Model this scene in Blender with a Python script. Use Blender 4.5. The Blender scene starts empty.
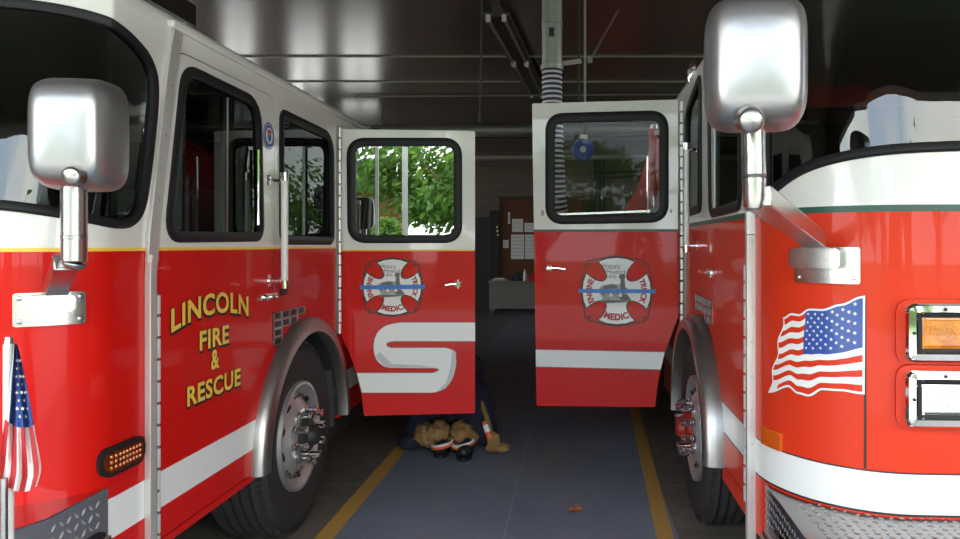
import bpy, bmesh, math, random
from math import sin, cos, pi, radians as R
from mathutils import Vector, Matrix, noise
from mathutils.geometry import delaunay_2d_cdt
random.seed(7)
sc = bpy.context.scene
COL = sc.collection
F, VX, VY, EYE = 750.0, 576.0, 245.0, 1.6

# ------------------------------------------------------------------ materials
def mat(name, color=(.5, .5, .5), rough=.5, metal=0.0, coat=0.0, spec=.5, bump=None, emit=None, vary=None, trans=0.0, coat_rough=.03):
    m = bpy.data.materials.new(name); m.use_nodes = True
    nt = m.node_tree; b = nt.nodes['Principled BSDF']
    b.inputs['Base Color'].default_value = (*color, 1)
    b.inputs['Roughness'].default_value = rough
    b.inputs['Metallic'].default_value = metal
    b.inputs['Coat Weight'].default_value = coat
    b.inputs['Coat Roughness'].default_value = coat_rough
    b.inputs['Specular IOR Level'].default_value = spec
    b.inputs['Transmission Weight'].default_value = trans
    if emit:
        b.inputs['Emission Color'].default_value = (*emit[0], 1); b.inputs['Emission Strength'].default_value = emit[1]
    tc = nt.nodes.new('ShaderNodeTexCoord')
    if vary:      # (scale, amount, dark colour)
        n = nt.nodes.new('ShaderNodeTexNoise'); n.inputs['Scale'].default_value = vary[0]; n.inputs['Detail'].default_value = 6
        cr = nt.nodes.new('ShaderNodeValToRGB'); cr.color_ramp.elements[0].position = .35; cr.color_ramp.elements[1].position = .7
        cr.color_ramp.elements[0].color = (*vary[1], 1); cr.color_ramp.elements[1].color = (*color, 1)
        nt.links.new(tc.outputs['Object'], n.inputs['Vector']); nt.links.new(n.outputs['Fac'], cr.inputs['Fac'])
        nt.links.new(cr.outputs['Color'], b.inputs['Base Color'])
    if bump:      # (scale, strength)
        n = nt.nodes.new('ShaderNodeTexNoise'); n.inputs['Scale'].default_value = bump[0]; n.inputs['Detail'].default_value = 4
        bp = nt.nodes.new('ShaderNodeBump'); bp.inputs['Strength'].default_value = bump[1]; bp.inputs['Distance'].default_value = .01
        nt.links.new(tc.outputs['Object'], n.inputs['Vector']); nt.links.new(n.outputs['Fac'], bp.inputs['Height'])
        nt.links.new(bp.outputs['Normal'], b.inputs['Normal'])
    return m

def glass(name, tint, base=.06, gain=.9, rough=.0):
    m = bpy.data.materials.new(name); m.use_nodes = True
    nt = m.node_tree; nt.nodes.clear()
    o = nt.nodes.new('ShaderNodeOutputMaterial'); mx = nt.nodes.new('ShaderNodeMixShader')
    t = nt.nodes.new('ShaderNodeBsdfTransparent'); t.inputs['Color'].default_value = (*tint, 1)
    g = nt.nodes.new('ShaderNodeBsdfGlossy'); g.inputs['Roughness'].default_value = rough; g.inputs['Color'].default_value = (.95, 1, .97, 1)
    lw = nt.nodes.new('ShaderNodeLayerWeight'); lw.inputs['Blend'].default_value = .5
    pw = nt.nodes.new('ShaderNodeMath'); pw.operation = 'POWER'; pw.inputs[1].default_value = 4
    ml = nt.nodes.new('ShaderNodeMath'); ml.operation = 'MULTIPLY_ADD'; ml.inputs[1].default_value = gain; ml.inputs[2].default_value = base
    nt.links.new(lw.outputs['Facing'], pw.inputs[0]); nt.links.new(pw.outputs[0], ml.inputs[0])
    nt.links.new(ml.outputs[0], mx.inputs['Fac'])
    nt.links.new(t.outputs[0], mx.inputs[1]); nt.links.new(g.outputs[0], mx.inputs[2]); nt.links.new(mx.outputs[0], o.inputs['Surface'])
    return m

RED = mat('red_paint', (.62, .008, .005), .38, coat=.28, spec=.15)
RED2 = mat('orange_red_paint', (.66, .040, .012), .38, coat=.28, spec=.15)  # engine red pushed to orange: strong front light put into the colour
WHITE = mat('white_paint', (.80, .80, .74), .35, coat=.8)
STRIPE = mat('reflective_white_stripe', (.82, .84, .82), .35, coat=.4)
GOLD = mat('gold_leaf', (.92, .60, .08), .35, spec=.4)
GREEN = mat('dark_green_line', (.02, .09, .06), .4)
BLACK = mat('black_vinyl', (.012, .012, .014), .45)
RUBBER = mat('black_rubber', (.012, .012, .013), .5, spec=.3)
TYRE = mat('tyre_rubber', (.022, .021, .021), .75, bump=(60, .3))
CHROME = mat('chrome', (.86, .86, .86), .06, 1.0)
BRUSH = mat('brushed_aluminium', (.50, .49, .47), .27, 1.0, bump=(90, .05))
MIRR = mat('polished_mirror_shell', (.40, .40, .40), .34, .85, bump=(30, .04))
ANOD = mat('anodised_trim', (.66, .65, .62), .38, .5)
HUBR = mat('dark_red_hub', (.28, .02, .012), .45)
HINGE = mat('hinge_metal', (.30, .30, .29), .4, .8)
TREAD = mat('tread_highlight_metal', (.55, .55, .54), .35, .6)
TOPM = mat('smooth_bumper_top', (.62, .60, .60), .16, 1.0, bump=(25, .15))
RIMM = mat('wheel_metal', (.55, .55, .55), .40, .75, bump=(40, .1))
FENM = mat('fender_metal', (.36, .35, .34), .32, .9, bump=(20, .05))
STEEL = mat('dull_steel', (.50, .50, .49), .30, 1.0, bump=(40, .1))
PLATE = mat('diamond_plate_metal', (.28, .27, .27), .22, 1.0)
PLATEB = mat('worn_diamond_plate_metal', (.34, .36, .41), .38, .75)
AMBER = mat('amber_lens', (.78, .25, .004), .10, coat=1, bump=(22, 1.0), vary=(14, (.45, .12, .002)))
AMBERD = mat('amber_led_dots', (.55, .12, .004), .2, coat=1)
AMBERK = mat('dark_amber_lens', (.12, .02, .002), .2, coat=1)
CLEAR = mat('clear_ribbed_lens', (.75, .77, .78), .08, .35, coat=1, bump=(60, .9))
BLUE = mat('flag_blue', (.02, .075, .33), .4, coat=.5)
BLUEBAR = mat('blue_bar', (.03, .20, .62), .4)
FRED = mat('flag_red', (.55, .03, .03), .5, coat=.3)
EMR = mat('emblem_red', (.45, .012, .010), .4)
GREYINK = mat('grey_ink', (.14, .14, .13), .5)
GREYINK2 = mat('pale_grey_ink', (.38, .37, .33), .5)
CLOTHW = mat('flag_white_cloth', (.72, .70, .68), .8, bump=(200, .2))
CLOTHR = mat('flag_red_cloth', (.50, .035, .04), .8, bump=(200, .2))
CLOTHB = mat('flag_blue_cloth', (.03, .07, .25), .8, bump=(200, .2))
DARK = mat('dark_interior', (.02, .02, .022), .7)
SEAT = mat('grey_seat_fabric', (.09, .09, .09), .8, bump=(80, .3))
CHASSIS = mat('black_chassis', (.02, .02, .02), .6)
GLASS = glass('smoked_cab_glass', (.32, .37, .34), .07)
GLASSD = glass('dark_cab_glass', (.07, .085, .08), .045, .3)
GLASSR = glass('reflective_door_glass', (.10, .12, .11), .33, .5)
FLAP = mat('mud_flap_rubber', (.05, .05, .055), .6)
NAVY = mat('navy_cloth', (.012, .013, .035), .85, bump=(60, .5))
TAN = mat('tan_canvas', (.36, .21, .08), .85, bump=(50, .5), vary=(9, (.22, .12, .045)))
ORANGE = mat('orange_reflective_tape', (.85, .14, .03), .5)
SILVER = mat('silver_reflective_tape', (.75, .76, .74), .4)
BOOT = mat('black_boot_rubber', (.015, .015, .017), .4)
GALV = mat('galvanised_metal', (.36, .38, .34), .45, .7, bump=(14, .15))
HOSEW = mat('pale_hose_fabric', (.80, .82, .90), .6)
HOSEK = mat('dark_hose_coil', (.04, .04, .06), .6)
PIPE = mat('dull_pipe_metal', (.34, .33, .30), .4, .6)
DPIPE = mat('dark_pipe_paint', (.04, .037, .033), .5)
WOODC = mat('brown_cork_board', (.11, .042, .018), .8, vary=(6, (.12, .045, .02)))
PAPER = mat('paper', (.75, .75, .72), .8)
DESKM = mat('grey_desk_metal', (.20, .20, .18), .5)
REDBOX = mat('red_plastic', (.35, .02, .02), .5)
BLUEPL = mat('blue_plastic', (.02, .04, .40), .35)
LEAFM = mat('dry_leaf', (.42, .16, .06), .7)
FIXM = mat('fixture_housing', (.07, .062, .055), .5)
TUBEM = mat('unlit_tube', (.20, .19, .17), .35)

# ------------------------------------------------------------------ object helpers
def link(o, parent=None):
    COL.objects.link(o)
    if parent is not None:
        o.parent = parent
        o.location = -parent['_w'] if False else (-Vector(ORI[parent.name]) if parent.name in ORI else (0, 0, 0))
    return o
ORI = {}
def thing(name, label, cat, loc, group=None):
    o = bpy.data.objects.new(name, None); COL.objects.link(o)
    o.empty_display_size = .2
    o.location = loc; ORI[o.name] = tuple(loc)
    o['label'] = label; o['category'] = cat
    if group: o['group'] = group
    return o
def tag(o, label, cat, group=None):
    o['label'] = label; o['category'] = cat
    if group: o['group'] = group
    return o
def struct(o): o['kind'] = 'structure'; return o

class MB:
    def __init__(s): s.v = []; s.f = []; s.m = []; s.mats = []
    def mi(s, m):
        if m not in s.mats: s.mats.append(m)
        return s.mats.index(m)
    def add(s, vs, fs, m):
        n = len(s.v); k = s.mi(m)
        s.v += [tuple(p) for p in vs]
        for f in fs: s.f.append([i + n for i in f]); s.m.append(k)
    def box(s, a, b, m):
        x0, y0, z0 = a; x1, y1, z1 = b
        vs = [(x0,y0,z0),(x1,y0,z0),(x1,y1,z0),(x0,y1,z0),(x0,y0,z1),(x1,y0,z1),(x1,y1,z1),(x0,y1,z1)]
        s.add(vs, [(0,3,2,1),(4,5,6,7),(0,1,5,4),(1,2,6,5),(2,3,7,6),(3,0,4,7)], m); return s
    def obox(s, c, size, m, rot=None):
        hx, hy, hz = [q/2 for q in size]; c = Vector(c)
        M = rot if rot is not None else Matrix.Identity(3)
        vs = [c + M @ Vector((x*hx, y*hy, z*hz)) for z in (-1, 1) for x, y in ((-1,-1),(1,-1),(1,1),(-1,1))]
        s.add(vs, [(0,3,2,1),(4,5,6,7),(0,1,5,4),(1,2,6,5),(2,3,7,6),(3,0,4,7)], m); return s
    def tube(s, pts, r, m, n=12, caps=True, rr=None):
        pts = [Vector(p) for p in pts]; rings = []
        up = None
        for i, p in enumerate(pts):
            t = (pts[min(i+1, len(pts)-1)] - pts[max(i-1, 0)]).normalized()
            if up is None: up = t.orthogonal().normalized()
            up = (up - t*up.dot(t)); up.normalize()
            w = t.cross(up); rad = rr[i] if rr else r
            rings.append([p + rad*(cos(2*pi*k/n)*up + sin(2*pi*k/n)*w) for k in range(n)])
        vs = [q for g in rings for q in g]; fs = []
        for i in range(len(pts)-1):
            for k in range(n):
                a = i*n+k; b = i*n+(k+1) % n; fs.append((a, b, b+n, a+n))
        if caps: fs.append(tuple(reversed(range(n)))); fs.append(tuple((len(pts)-1)*n+k for k in range(n)))
        s.add(vs, fs, m); return s
    def lathe(s, c, axis, prof, m, n=48):
        c = Vector(c); a = Vector(axis).normalized(); u = a.orthogonal().normalized(); w = a.cross(u)
        vs = []
        for (h, r) in prof:
            for k in range(n):
                t = 2*pi*k/n; vs.append(c + a*h + r*(cos(t)*u + sin(t)*w))
        fs = []
        for i in range(len(prof)-1):
            for k in range(n):
                p = i*n+k; q = i*n+(k+1) % n; fs.append((p, q, q+n, p+n))
        s.add(vs, fs, m); return s
    def prism(s, poly, vec, m):     # poly: 3D points of a planar ring, extruded by vec
        n = len(poly); vs = [Vector(p) for p in poly]; vec = Vector(vec); vs += [p+vec for p in vs]
        s.add(vs, [tuple(reversed(range(n))), tuple(range(n, 2*n))] + [(i, (i+1) % n, n+(i+1) % n, n+i) for i in range(n)], m); return s
    def build(s, name, parent=None, smooth=35, bevel=0):
        me = bpy.data.meshes.new(name); me.from_pydata(s.v, [], s.f)
        for m in s.mats: me.materials.append(m)
        me.polygons.foreach_set('material_index', s.m)
        bm = bmesh.new(); bm.from_mesh(me)
        bmesh.ops.recalc_face_normals(bm, faces=bm.faces)
        bm.to_mesh(me); bm.free()
        if smooth:
            me.polygons.foreach_set('use_smooth', [True]*len(me.polygons)); me.set_sharp_from_angle(angle=R(smooth))
        me.update()
        o = bpy.data.objects.new(name, me); link(o, parent)
        if bevel:
            b = o.modifiers.new('bevel', 'BEVEL'); b.width = bevel; b.segments = 2; b.limit_method = 'ANGLE'
        return o

# ------------------------------------------------------------------ ruled surfaces (plan polyline x height)
class Surf:
    def __init__(s, pts):
        s.p = [Vector(q) for q in pts]; s.s = [0.0]
        for i in range(1, len(pts)): s.s.append(s.s[-1] + (s.p[i]-s.p[i-1]).length)
    def seg(s, t):
        for i in range(len(s.s)-1):
            if t <= s.s[i+1] or i == len(s.s)-2: return i
    rake = None
    def dy(s, i, z):
        if s.rake is None or z <= s.rake[0]: return 0.0
        n = s.segN(min(max(i, 0), len(s.p)-2)); m = s.segN(max(0, i-1)); w_ = max(0, -(n.y+m.y)/2)
        return (z-s.rake[0])*s.rake[1]*w_
    def P(s, t, z, off=0.0):
        i = s.seg(t); a, b = s.p[i], s.p[i+1]; L = s.s[i+1]-s.s[i]; k = (t-s.s[i])/L
        q = a.lerp(b, k) if 0 <= k <= 1 else a + (b-a)*k
        nrm = s.N(t)
        sh = s.dy(i, z)+(s.dy(min(i+1, len(s.p)-1), z)-s.dy(i, z))*min(1, max(0, k))
        return Vector((q.x + nrm.x*off, q.y + nrm.y*off + sh, z))
    def segN(s, i):
        d = (s.p[i+1]-s.p[i]).normalized(); return Vector((d.y, -d.x))
    def N(s, t):
        i = s.seg(t); n = s.segN(i)
        L = s.s[i+1]-s.s[i]; k = (t-s.s[i])/L
        lim = .15
        if L < lim:
            if k < .5 and i > 0: n = n.lerp((n+s.segN(i-1))/2, (.5-k)*2)
            elif k > .5 and i < len(s.p)-2: n = n.lerp((n+s.segN(i+1))/2, (k-.5)*2)
        return n.normalized()
    def hit(s, px, py):
        z = None
        for _ in range(8 if s.rake else 1):
            r = s.hit0(px, py, z); z = r[1]
        return r
    def hit0(s, px, py, zz):
        k = (px-VX)/F; best = None
        for i in range(len(s.p)-1):
            a, b = s.p[i], s.p[i+1]
            if zz is not None and s.rake: a = a+Vector((0, s.dy(i, zz))); b = b+Vector((0, s.dy(i+1, zz)))
            d = b-a
            den = d.x - k*d.y
            if abs(den) < 1e-9: continue
            t = (k*a.y - a.x)/den
            lo = -.001 if i else -1; hi = 1.001 if i < len(s.p)-2 else 2
            if lo <= t <= hi:
                y = a.y + d.y*t
                if y > .2 and (best is None or y < best[0]): best = (y, s.s[i] + t*(s.s[i+1]-s.s[i]))
        if best is None: raise ValueError('miss %s' % px)
        return (best[1], EYE - (py-VY)*best[0]/F)
    def at(s, X=None, Y=None, aisle=True):   # s of the first point with that Y or X
        r = []
        for i in range(len(s.p)-1):
            a, b = s.p[i], s.p[i+1]
            u, v, w = (a.y, b.y, Y) if Y is not None else (a.x, b.x, X)
            if (u-w)*(v-w) <= 0 and u != v: r.append(s.s[i]+(w-u)/(v-u)*(s.s[i+1]-s.s[i]))
        return r

def rounded(pts, r, n=6):
    out = []; N = len(pts)
    for i in range(N):
        p = Vector(pts[i]); a = Vector(pts[i-1]); b = Vector(pts[(i+1) % N])
        rr = r[i] if isinstance(r, (list, tuple)) else r
        da = (a-p); db = (b-p); l = min(rr, da.length*.48, db.length*.48)
        if l < 1e-5: out.append(tuple(p)); continue
        A = p + da.normalized()*l; B = p + db.normalized()*l
        for k in range(n+1):
            t = k/n; q = A*(1-t)**2 + p*2*t*(1-t) + B*t*t; out.append((q.x, q.y))
    return out
def inside(poly, x, y):
    c = False; j = len(poly)-1
    for i in range(len(poly)):
        xi, yi = poly[i]; xj, yj = poly[j]
        if (yi > y) != (yj > y) and x < (xj-xi)*(y-yi)/(yj-yi)+xi: c = not c
        j = i
    return c
def offset(poly, d):
    A = sum(poly[i-1][0]*poly[i][1]-poly[i][0]*poly[i-1][1] for i in range(len(poly)))
    sg = 1 if A > 0 else -1; out = []; N = len(poly)
    for i in range(N):
        a, p, b = Vector(poly[i-1]), Vector(poly[i]), Vector(poly[(i+1) % N])
        e1 = (p-a); e2 = (b-p)
        if e1.length < 1e-7: e1 = e2
        if e2.length < 1e-7: e2 = e1
        n1 = Vector((e1.y, -e1.x)).normalized()*sg; n2 = Vector((e2.y, -e2.x)).normalized()*sg
        n = (n1+n2); n = n.normalized() if n.length > 1e-6 else n1
        k = min(1/max(.3, n.dot(n1)), 2.5)
        out.append((p.x+n.x*d*k, p.y+n.y*d*k))
    return out

def sheet(mb, surf, outer, holes=(), zl=(), matf=None, off=0.0, thick=0.0):
    xs = [p[0] for p in outer]; zs = [p[1] for p in outer]; x0, x1, z0, z1 = min(xs), max(xs), min(zs), max(zs)
    V = []; E = []
    def ring(poly):
        n = len(V); V.extend(Vector(p) for p in poly)
        E.extend((n+i, n+(i+1) % len(poly)) for i in range(len(poly)))
    ring(outer)
    for h in holes: ring(h)
    for z in zl:
        if z0 < z < z1: V.extend((Vector((x0-.01, z)), Vector((x1+.01, z)))); E.append((len(V)-2, len(V)-1))
    for t in surf.s[1:-1]:
        if x0+1e-4 < t < x1-1e-4: V.extend((Vector((t, z0-.01)), Vector((t, z1+.01)))); E.append((len(V)-2, len(V)-1))
    co, _, fa, *_r = delaunay_2d_cdt(V, E, [], 0, 1e-6)
    groups = {}
    keep = []
    for f in fa:
        cx = sum(co[i].x for i in f)/len(f); cz = sum(co[i].y for i in f)/len(f)
        if not inside(outer, cx, cz) or any(inside(h, cx, cz) for h in holes): continue
        keep.append((list(f), matf(cx, cz) if callable(matf) else matf))
    used = sorted({i for f, _ in keep for i in f}); idx = {j: k for k, j in enumerate(used)}
    top = [surf.P(co[i].x, co[i].y, off) for i in used]
    n = len(top)
    base = len(mb.v); mb.v += [tuple(p) for p in top]
    if thick: mb.v += [tuple(surf.P(co[i].x, co[i].y, off-thick)) for i in used]
    ec = {}
    for f, m in keep:
        g = [idx[i] for i in f]
        mb.f.append([base+i for i in g]); mb.m.append(mb.mi(m))
        if thick:
            mb.f.append([base+n+i for i in reversed(g)]); mb.m.append(mb.mi(m))
            for a, b in zip(g, g[1:]+g[:1]): ec.setdefault((min(a, b), max(a, b)), []).append((a, b, m))
    for k, l in ec.items():
        if len(l) == 1:
            a, b, m = l[0]; mb.f.append([base+b, base+a, base+n+a, base+n+b]); mb.m.append(mb.mi(m))
def fix_out(o, surf_dir=None): return o
class SMB(MB):
    """mesh of single-sided decal sheets: normals made to face outwards from the surface"""
    def build(s, name, parent=None, smooth=35, surf=None):
        me = bpy.data.meshes.new(name); me.from_pydata(s.v, [], s.f)
        for m in s.mats: me.materials.append(m)
        me.polygons.foreach_set('material_index', s.m); me.polygons.foreach_set('use_smooth', [True]*len(me.polygons)); me.update()
        o = bpy.data.objects.new(name, me); link(o, parent)
        return o
def rim(mb, surf, loop, prof, m):    # prof: list of (in-plane offset, normal offset)
    # resample so that long spans follow the curved surface
    L = []
    for i in range(len(loop)):
        a, b = loop[i], loop[(i+1) % len(loop)]; d = math.dist(a, b); k = max(1, int(d/.05))
        for j in range(k): L.append((a[0]+(b[0]-a[0])*j/k, a[1]+(b[1]-a[1])*j/k))
    rings = []
    for (o_, h) in prof: rings.append([surf.P(x, z, h) for x, z in offset(L, o_)])
    n = len(L); vs = [p for g in rings for p in g]; fs = []
    q = len(prof)
    for i in range(q):
        for k in range(n):
            j = (i+1) % q; fs.append((i*n+k, i*n+(k+1) % n, j*n+(k+1) % n, j*n+k))
    mb.add(vs, fs, m)
def gasket(surf, loop, w, h, name, parent, m=RUBBER):
    mb = MB(); rim(mb, surf, loop, [(-w*.5, -.02), (-w*.5, h*.6), (-w*.2, h), (w*.25, h), (w*.5, h*.5), (w*.5, -.012)], m)
    return mb.build(name, parent)
def pane(surf, loop, name, parent, m, off=-.006):
    mb = SMB(); sheet(mb, surf, loop, matf=m, off=off); return mb.build(name, parent)
def decal(surf, parts, name, parent, off=.003, step=.0012):
    mb = SMB()
    for i, (poly, m) in enumerate(parts): sheet(mb, surf, poly, matf=m, off=off+step*i)
    return mb.build(name, parent)

_tc = {}
def text_tris(body, bold=0.0, space=1.0):
    key = (body, bold, space)
    if key in _tc: return _tc[key]
    cu = bpy.data.curves.new('t', 'FONT'); cu.body = body; cu.size = 1; cu.offset = bold; cu.resolution_u = 4; cu.space_character = space
    o = bpy.data.objects.new('t', cu); COL.objects.link(o)
    dg = bpy.context.evaluated_depsgraph_get(); me = bpy.data.meshes.new_from_object(o.evaluated_get(dg))
    vs = [(v.co.x, v.co.y) for v in me.vertices]; fs = [tuple(p.vertices) for p in me.polygons]
    bpy.data.objects.remove(o); bpy.data.curves.remove(cu); bpy.data.meshes.remove(me)
    _tc[key] = (vs, fs); return _tc[key]
def put_text(mb, surf, body, fn, m, off, bold=0.0, ref=0.0, space=1.0):
    """fn maps normalised text coords (0..1 wide, 0..1 tall) to (s, z)"""
    v0, _ = text_tris(body, ref, space)
    x0 = min(p[0] for p in v0); x1 = max(p[0] for p in v0); y1 = max(p[1] for p in v0); y0 = min(p[1] for p in v0)
    vs, fs = text_tris(body, bold, space)
    out = []
    for x, y in vs:
        s_, z_ = fn((x-x0)/(x1-x0), (y-y0)/(y1-y0)); out.append(surf.P(s_, z_, off))
    mb.add(out, fs, m)

# ------------------------------------------------------------------ the garage
def wallbox(name, a, b, m):
    return struct(MB().box(a, b, m).build(name, smooth=0))
def nodes(m): return m.node_tree, m.node_tree.nodes['Principled BSDF']

FLOORM = mat('painted_concrete_floor', (.1, .1, .1), .5)
nt, bs = nodes(FLOORM)
g = nt.nodes.new('ShaderNodeNewGeometry'); sx = nt.nodes.new('ShaderNodeSeparateXYZ'); nt.links.new(g.outputs['Position'], sx.inputs[0])
def M(op, a, b=None, c=None):
    n = nt.nodes.new('ShaderNodeMath'); n.operation = op
    for i, q in enumerate((a, b, c)):
        if q is None: continue
        if isinstance(q, (int, float)): n.inputs[i].default_value = q
        else: nt.links.new(q, n.inputs[i])
    return n.outputs[0]
def MIX(fac, a, b):
    n = nt.nodes.new('ShaderNodeMix'); n.data_type = 'RGBA'
    if isinstance(fac, (int, float)): n.inputs['Factor'].default_value = fac
    else: nt.links.new(fac, n.inputs['Factor'])
    for nm, q in (('A', a), ('B', b)):
        i = [k for k in n.inputs if k.name == nm and k.type == 'RGBA'][0]
        if isinstance(q, tuple): i.default_value = (*q, 1)
        else: nt.links.new(q, i)
    return [k for k in n.outputs if k.type == 'RGBA'][0]
def NOISE(scale, detail=5, dist=0):
    n = nt.nodes.new('ShaderNodeTexNoise'); n.inputs['Scale'].default_value = scale; n.inputs['Detail'].default_value = detail
    n.inputs['Distortion'].default_value = dist; nt.links.new(g.outputs['Position'], n.inputs['Vector']); return n.outputs['Fac']
X, Y = sx.outputs[0], sx.outputs[1]
n1 = NOISE(1.3, 8); n2 = NOISE(9, 6); n3 = NOISE(40, 3)
def RAMP(v, lo, hi): 
    n = nt.nodes.new('ShaderNodeMapRange'); n.inputs['From Min'].default_value = lo; n.inputs['From Max'].default_value = hi
    nt.links.new(v, n.inputs['Value']); return n.outputs[0]
blue = MIX(RAMP(n1, .35, .7), (.165, .215, .285), (.215, .262, .325))
blue = MIX(M('MULTIPLY', RAMP(n2, .5, .75), .35), blue, (.13, .14, .165))
grey = MIX(RAMP(n2, .35, .7), (.13, .115, .095), (.19, .175, .15))
# blue lane between the yellow lines
lane = M('MULTIPLY', M('GREATER_THAN', X, -1.40), M('LESS_THAN', X, .56))
base = MIX(lane, grey, blue)
def line(c, w): return M('LESS_THAN', M('ABSOLUTE', M('SUBTRACT', M('ADD', X, M('MULTIPLY', Y, -.0)), c)), w/2)
lx1 = M('LESS_THAN', M('ABSOLUTE', M('ADD', X, 1.375)), .052)
xr = M('SUBTRACT', X, M('MULTIPLY_ADD', Y, .025, .385))
lx2 = M('LESS_THAN', M('ABSOLUTE', xr), .047)
wear = M('GREATER_THAN', n3, .36)
yel = M('MULTIPLY', M('MULTIPLY', M('MAXIMUM', lx1, lx2), M('LESS_THAN', Y, 8.5)), M('MULTIPLY_ADD', wear, .4, .5))
base = MIX(yel, base, (.60, .35, .06))
# tan dust patch
dx = M('SUBTRACT', X, -.15); dy = M('MULTIPLY', M('SUBTRACT', Y, 5.75), .55)
dd = M('SQRT', M('ADD', M('MULTIPLY', dx, dx), M('MULTIPLY', dy, dy)))
dust = M('MULTIPLY', RAMP(M('ADD', dd, M('MULTIPLY', n2, .5)), .75, .30), .40)
base = MIX(dust, base, (.26, .19, .085))
jt = M('MAXIMUM', M('LESS_THAN', M('ABSOLUTE', M('SUBTRACT', Y, 5.0)), .008), M('LESS_THAN', M('ABSOLUTE', M('SUBTRACT', X, -.395)), .006))
base = MIX(M('MULTIPLY', jt, .55), base, (.36, .34, .31))
base = MIX(M('MULTIPLY', RAMP(Y, 7.5, 10), .65), base, (.03, .03, .034))  # dimness of the garage's far end painted into the floor colour
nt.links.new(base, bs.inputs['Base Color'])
bs.inputs['Roughness'].default_value = .45
bp = nt.nodes.new('ShaderNodeBump'); bp.inputs['Strength'].default_value = .12; bp.inputs['Distance'].default_value = .01
nt.links.new(n3, bp.inputs['Height']); nt.links.new(bp.outputs[0], bs.inputs['Normal'])

CEILM = mat('brown_painted_ceiling', (.115, .090, .075), .21, bump=(1.0, .10), spec=1.0)
WALLM = mat('painted_block_wall', (.13, .105, .085), .7)
nt, bs = nodes(WALLM)
tc = nt.nodes.new('ShaderNodeTexCoord'); mp = nt.nodes.new('ShaderNodeMapping'); mp.inputs['Rotation'].default_value = (pi/2, 0, 0)
br = nt.nodes.new('ShaderNodeTexBrick'); br.inputs['Color1'].default_value = (.135, .108, .085, 1); br.inputs['Color2'].default_value = (.15, .12, .095, 1)
br.inputs['Mortar'].default_value = (.105, .085, .067, 1); br.inputs['Scale'].default_value = 1; br.inputs['Brick Width'].default_value = .4; br.inputs['Row Height'].default_value = .2; br.inputs['Mortar Size'].default_value = .01
nt.links.new(tc.outputs['Object'], mp.inputs[0]); nt.links.new(mp.outputs[0], br.inputs['Vector']); nt.links.new(br.outputs['Color'], bs.inputs['Base Color'])
DRIVE = mat('driveway_concrete', (.30, .29, .27), .85, vary=(2, (.24, .23, .21)))
GRASS = mat('lawn', (.07, .14, .03), .9, vary=(3, (.04, .09, .02)))
BRICK = mat('brown_brick', (.30, .11, .05), .8, vary=(12, (.20, .07, .03)))

H = 4.3
wallbox('floor', (-7.5, -1, -.018), (6.5, 19.2, 0), FLOORM)
wallbox('floor_outside', (-40, -60, -.22), (40, 45, -.02), DRIVE)
wallbox('ceiling', (-7.5, -1, H), (6.5, 19.2, H+.2), CEILM)
def wall_with_added_windows(name, axis, c0, c1, a0, a1, openings, m):
    """axis 'x': wall plane is constant x from c0 to c1, running a0..a1 in y; openings (b0, b1, z0, z1)"""
    mb = MB(); cur = a0
    def bx(p, q, z0, z1):
        if axis == 'x': mb.box((c0, p, z0), (c1, q, z1), m)
        else: mb.box((p, c0, z0), (q, c1, z1), m)
    for (b0, b1, z0, z1) in openings:
        bx(cur, b0, 0, H+.2); bx(b0, b1, 0, z0); bx(b0, b1, z1, H+.2); cur = b1
    bx(cur, a1, 0, H+.2)
    struct(mb.build(name, smooth=0))
WN = [0]
def window(axis, c, b0, b1, z0, z1):  # unseen garage window, added to let daylight onto the ceiling
    WN[0] += 1; mb = MB(); t = .05
    def bx(p, q, u, v):
        if axis == 'x': mb.box((c-.04, p, u), (c+.04, q, v), FRAMEM)
        else: mb.box((p, c-.04, u), (q, c+.04, v), FRAMEM)
    bx(b0, b0+t, z0, z1); bx(b1-t, b1, z0, z1); bx(b0+t, b1-t, z0, z0+t); bx(b0+t, b1-t, z1-t, z1); bx((b0+b1)/2-.02, (b0+b1)/2+.02, z0+t, z1-t)
    o = struct(mb.build('window_%d' % WN[0], smooth=0))
    p = MB()
    if axis == 'x': p.add([(c, b0+t, z0+t), (c, b1-t, z0+t), (c, b1-t, z1-t), (c, b0+t, z1-t)], [(0, 1, 2, 3)], glass('garage_window_glass', (.92, .94, .93), .04, .5))
    else: p.add([(b0+t, c, z0+t), (b1-t, c, z0+t), (b1-t, c, z1-t), (b0+t, c, z1-t)], [(0, 1, 2, 3)], bpy.data.materials['garage_window_glass'])
    p.build('window_pane', o, smooth=0)
FRAMEM = mat('window_frame_paint', (.25, .23, .2), .5)
lw_ = [(3.0, 5.0, 1.6, 3.7), (6.0, 8.0, 1.6, 3.7), (9.0, 11.0, 1.6, 3.7), (13.0, 14.6, 1.2, 3.7), (16.0, 17.8, 1.2, 3.7)]  # side windows added to brighten the ceiling and interior
rw_ = [(3.0, 5.0, 1.6, 3.7), (6.0, 8.0, 1.6, 3.7), (9.0, 11.0, 1.6, 3.7)]
bw_ = [(-7.3, -6.4, 1.2, 3.6), (-6.0, -5.0, 1.2, 3.4)]  # back windows added for bright streaks on the glossy ceiling
wall_with_added_windows('wall_left', 'x', -7.7, -7.5, -1, 19.2, lw_, WALLM)
wall_with_added_windows('wall_right', 'x', 6.5, 6.7, -1, 19.2, rw_, WALLM)
wall_with_added_windows('wall_back', 'y', 19.0, 19.2, -7.5, 6.5, bw_, WALLM)
for q in lw_: window('x', -7.6, *q)
for q in rw_: window('x', 6.6, *q)
for q in bw_: window('y', 19.1, *q)
fw = MB(); fw.box((-7.7, -1.2, 0), (-6.6, -1, H+.2), WALLM); fw.box((5.6, -1.2, 0), (6.7, -1, H+.2), WALLM); fw.box((-6.6, -1.2, 3.65), (5.6, -1, H+.2), WALLM)
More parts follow.
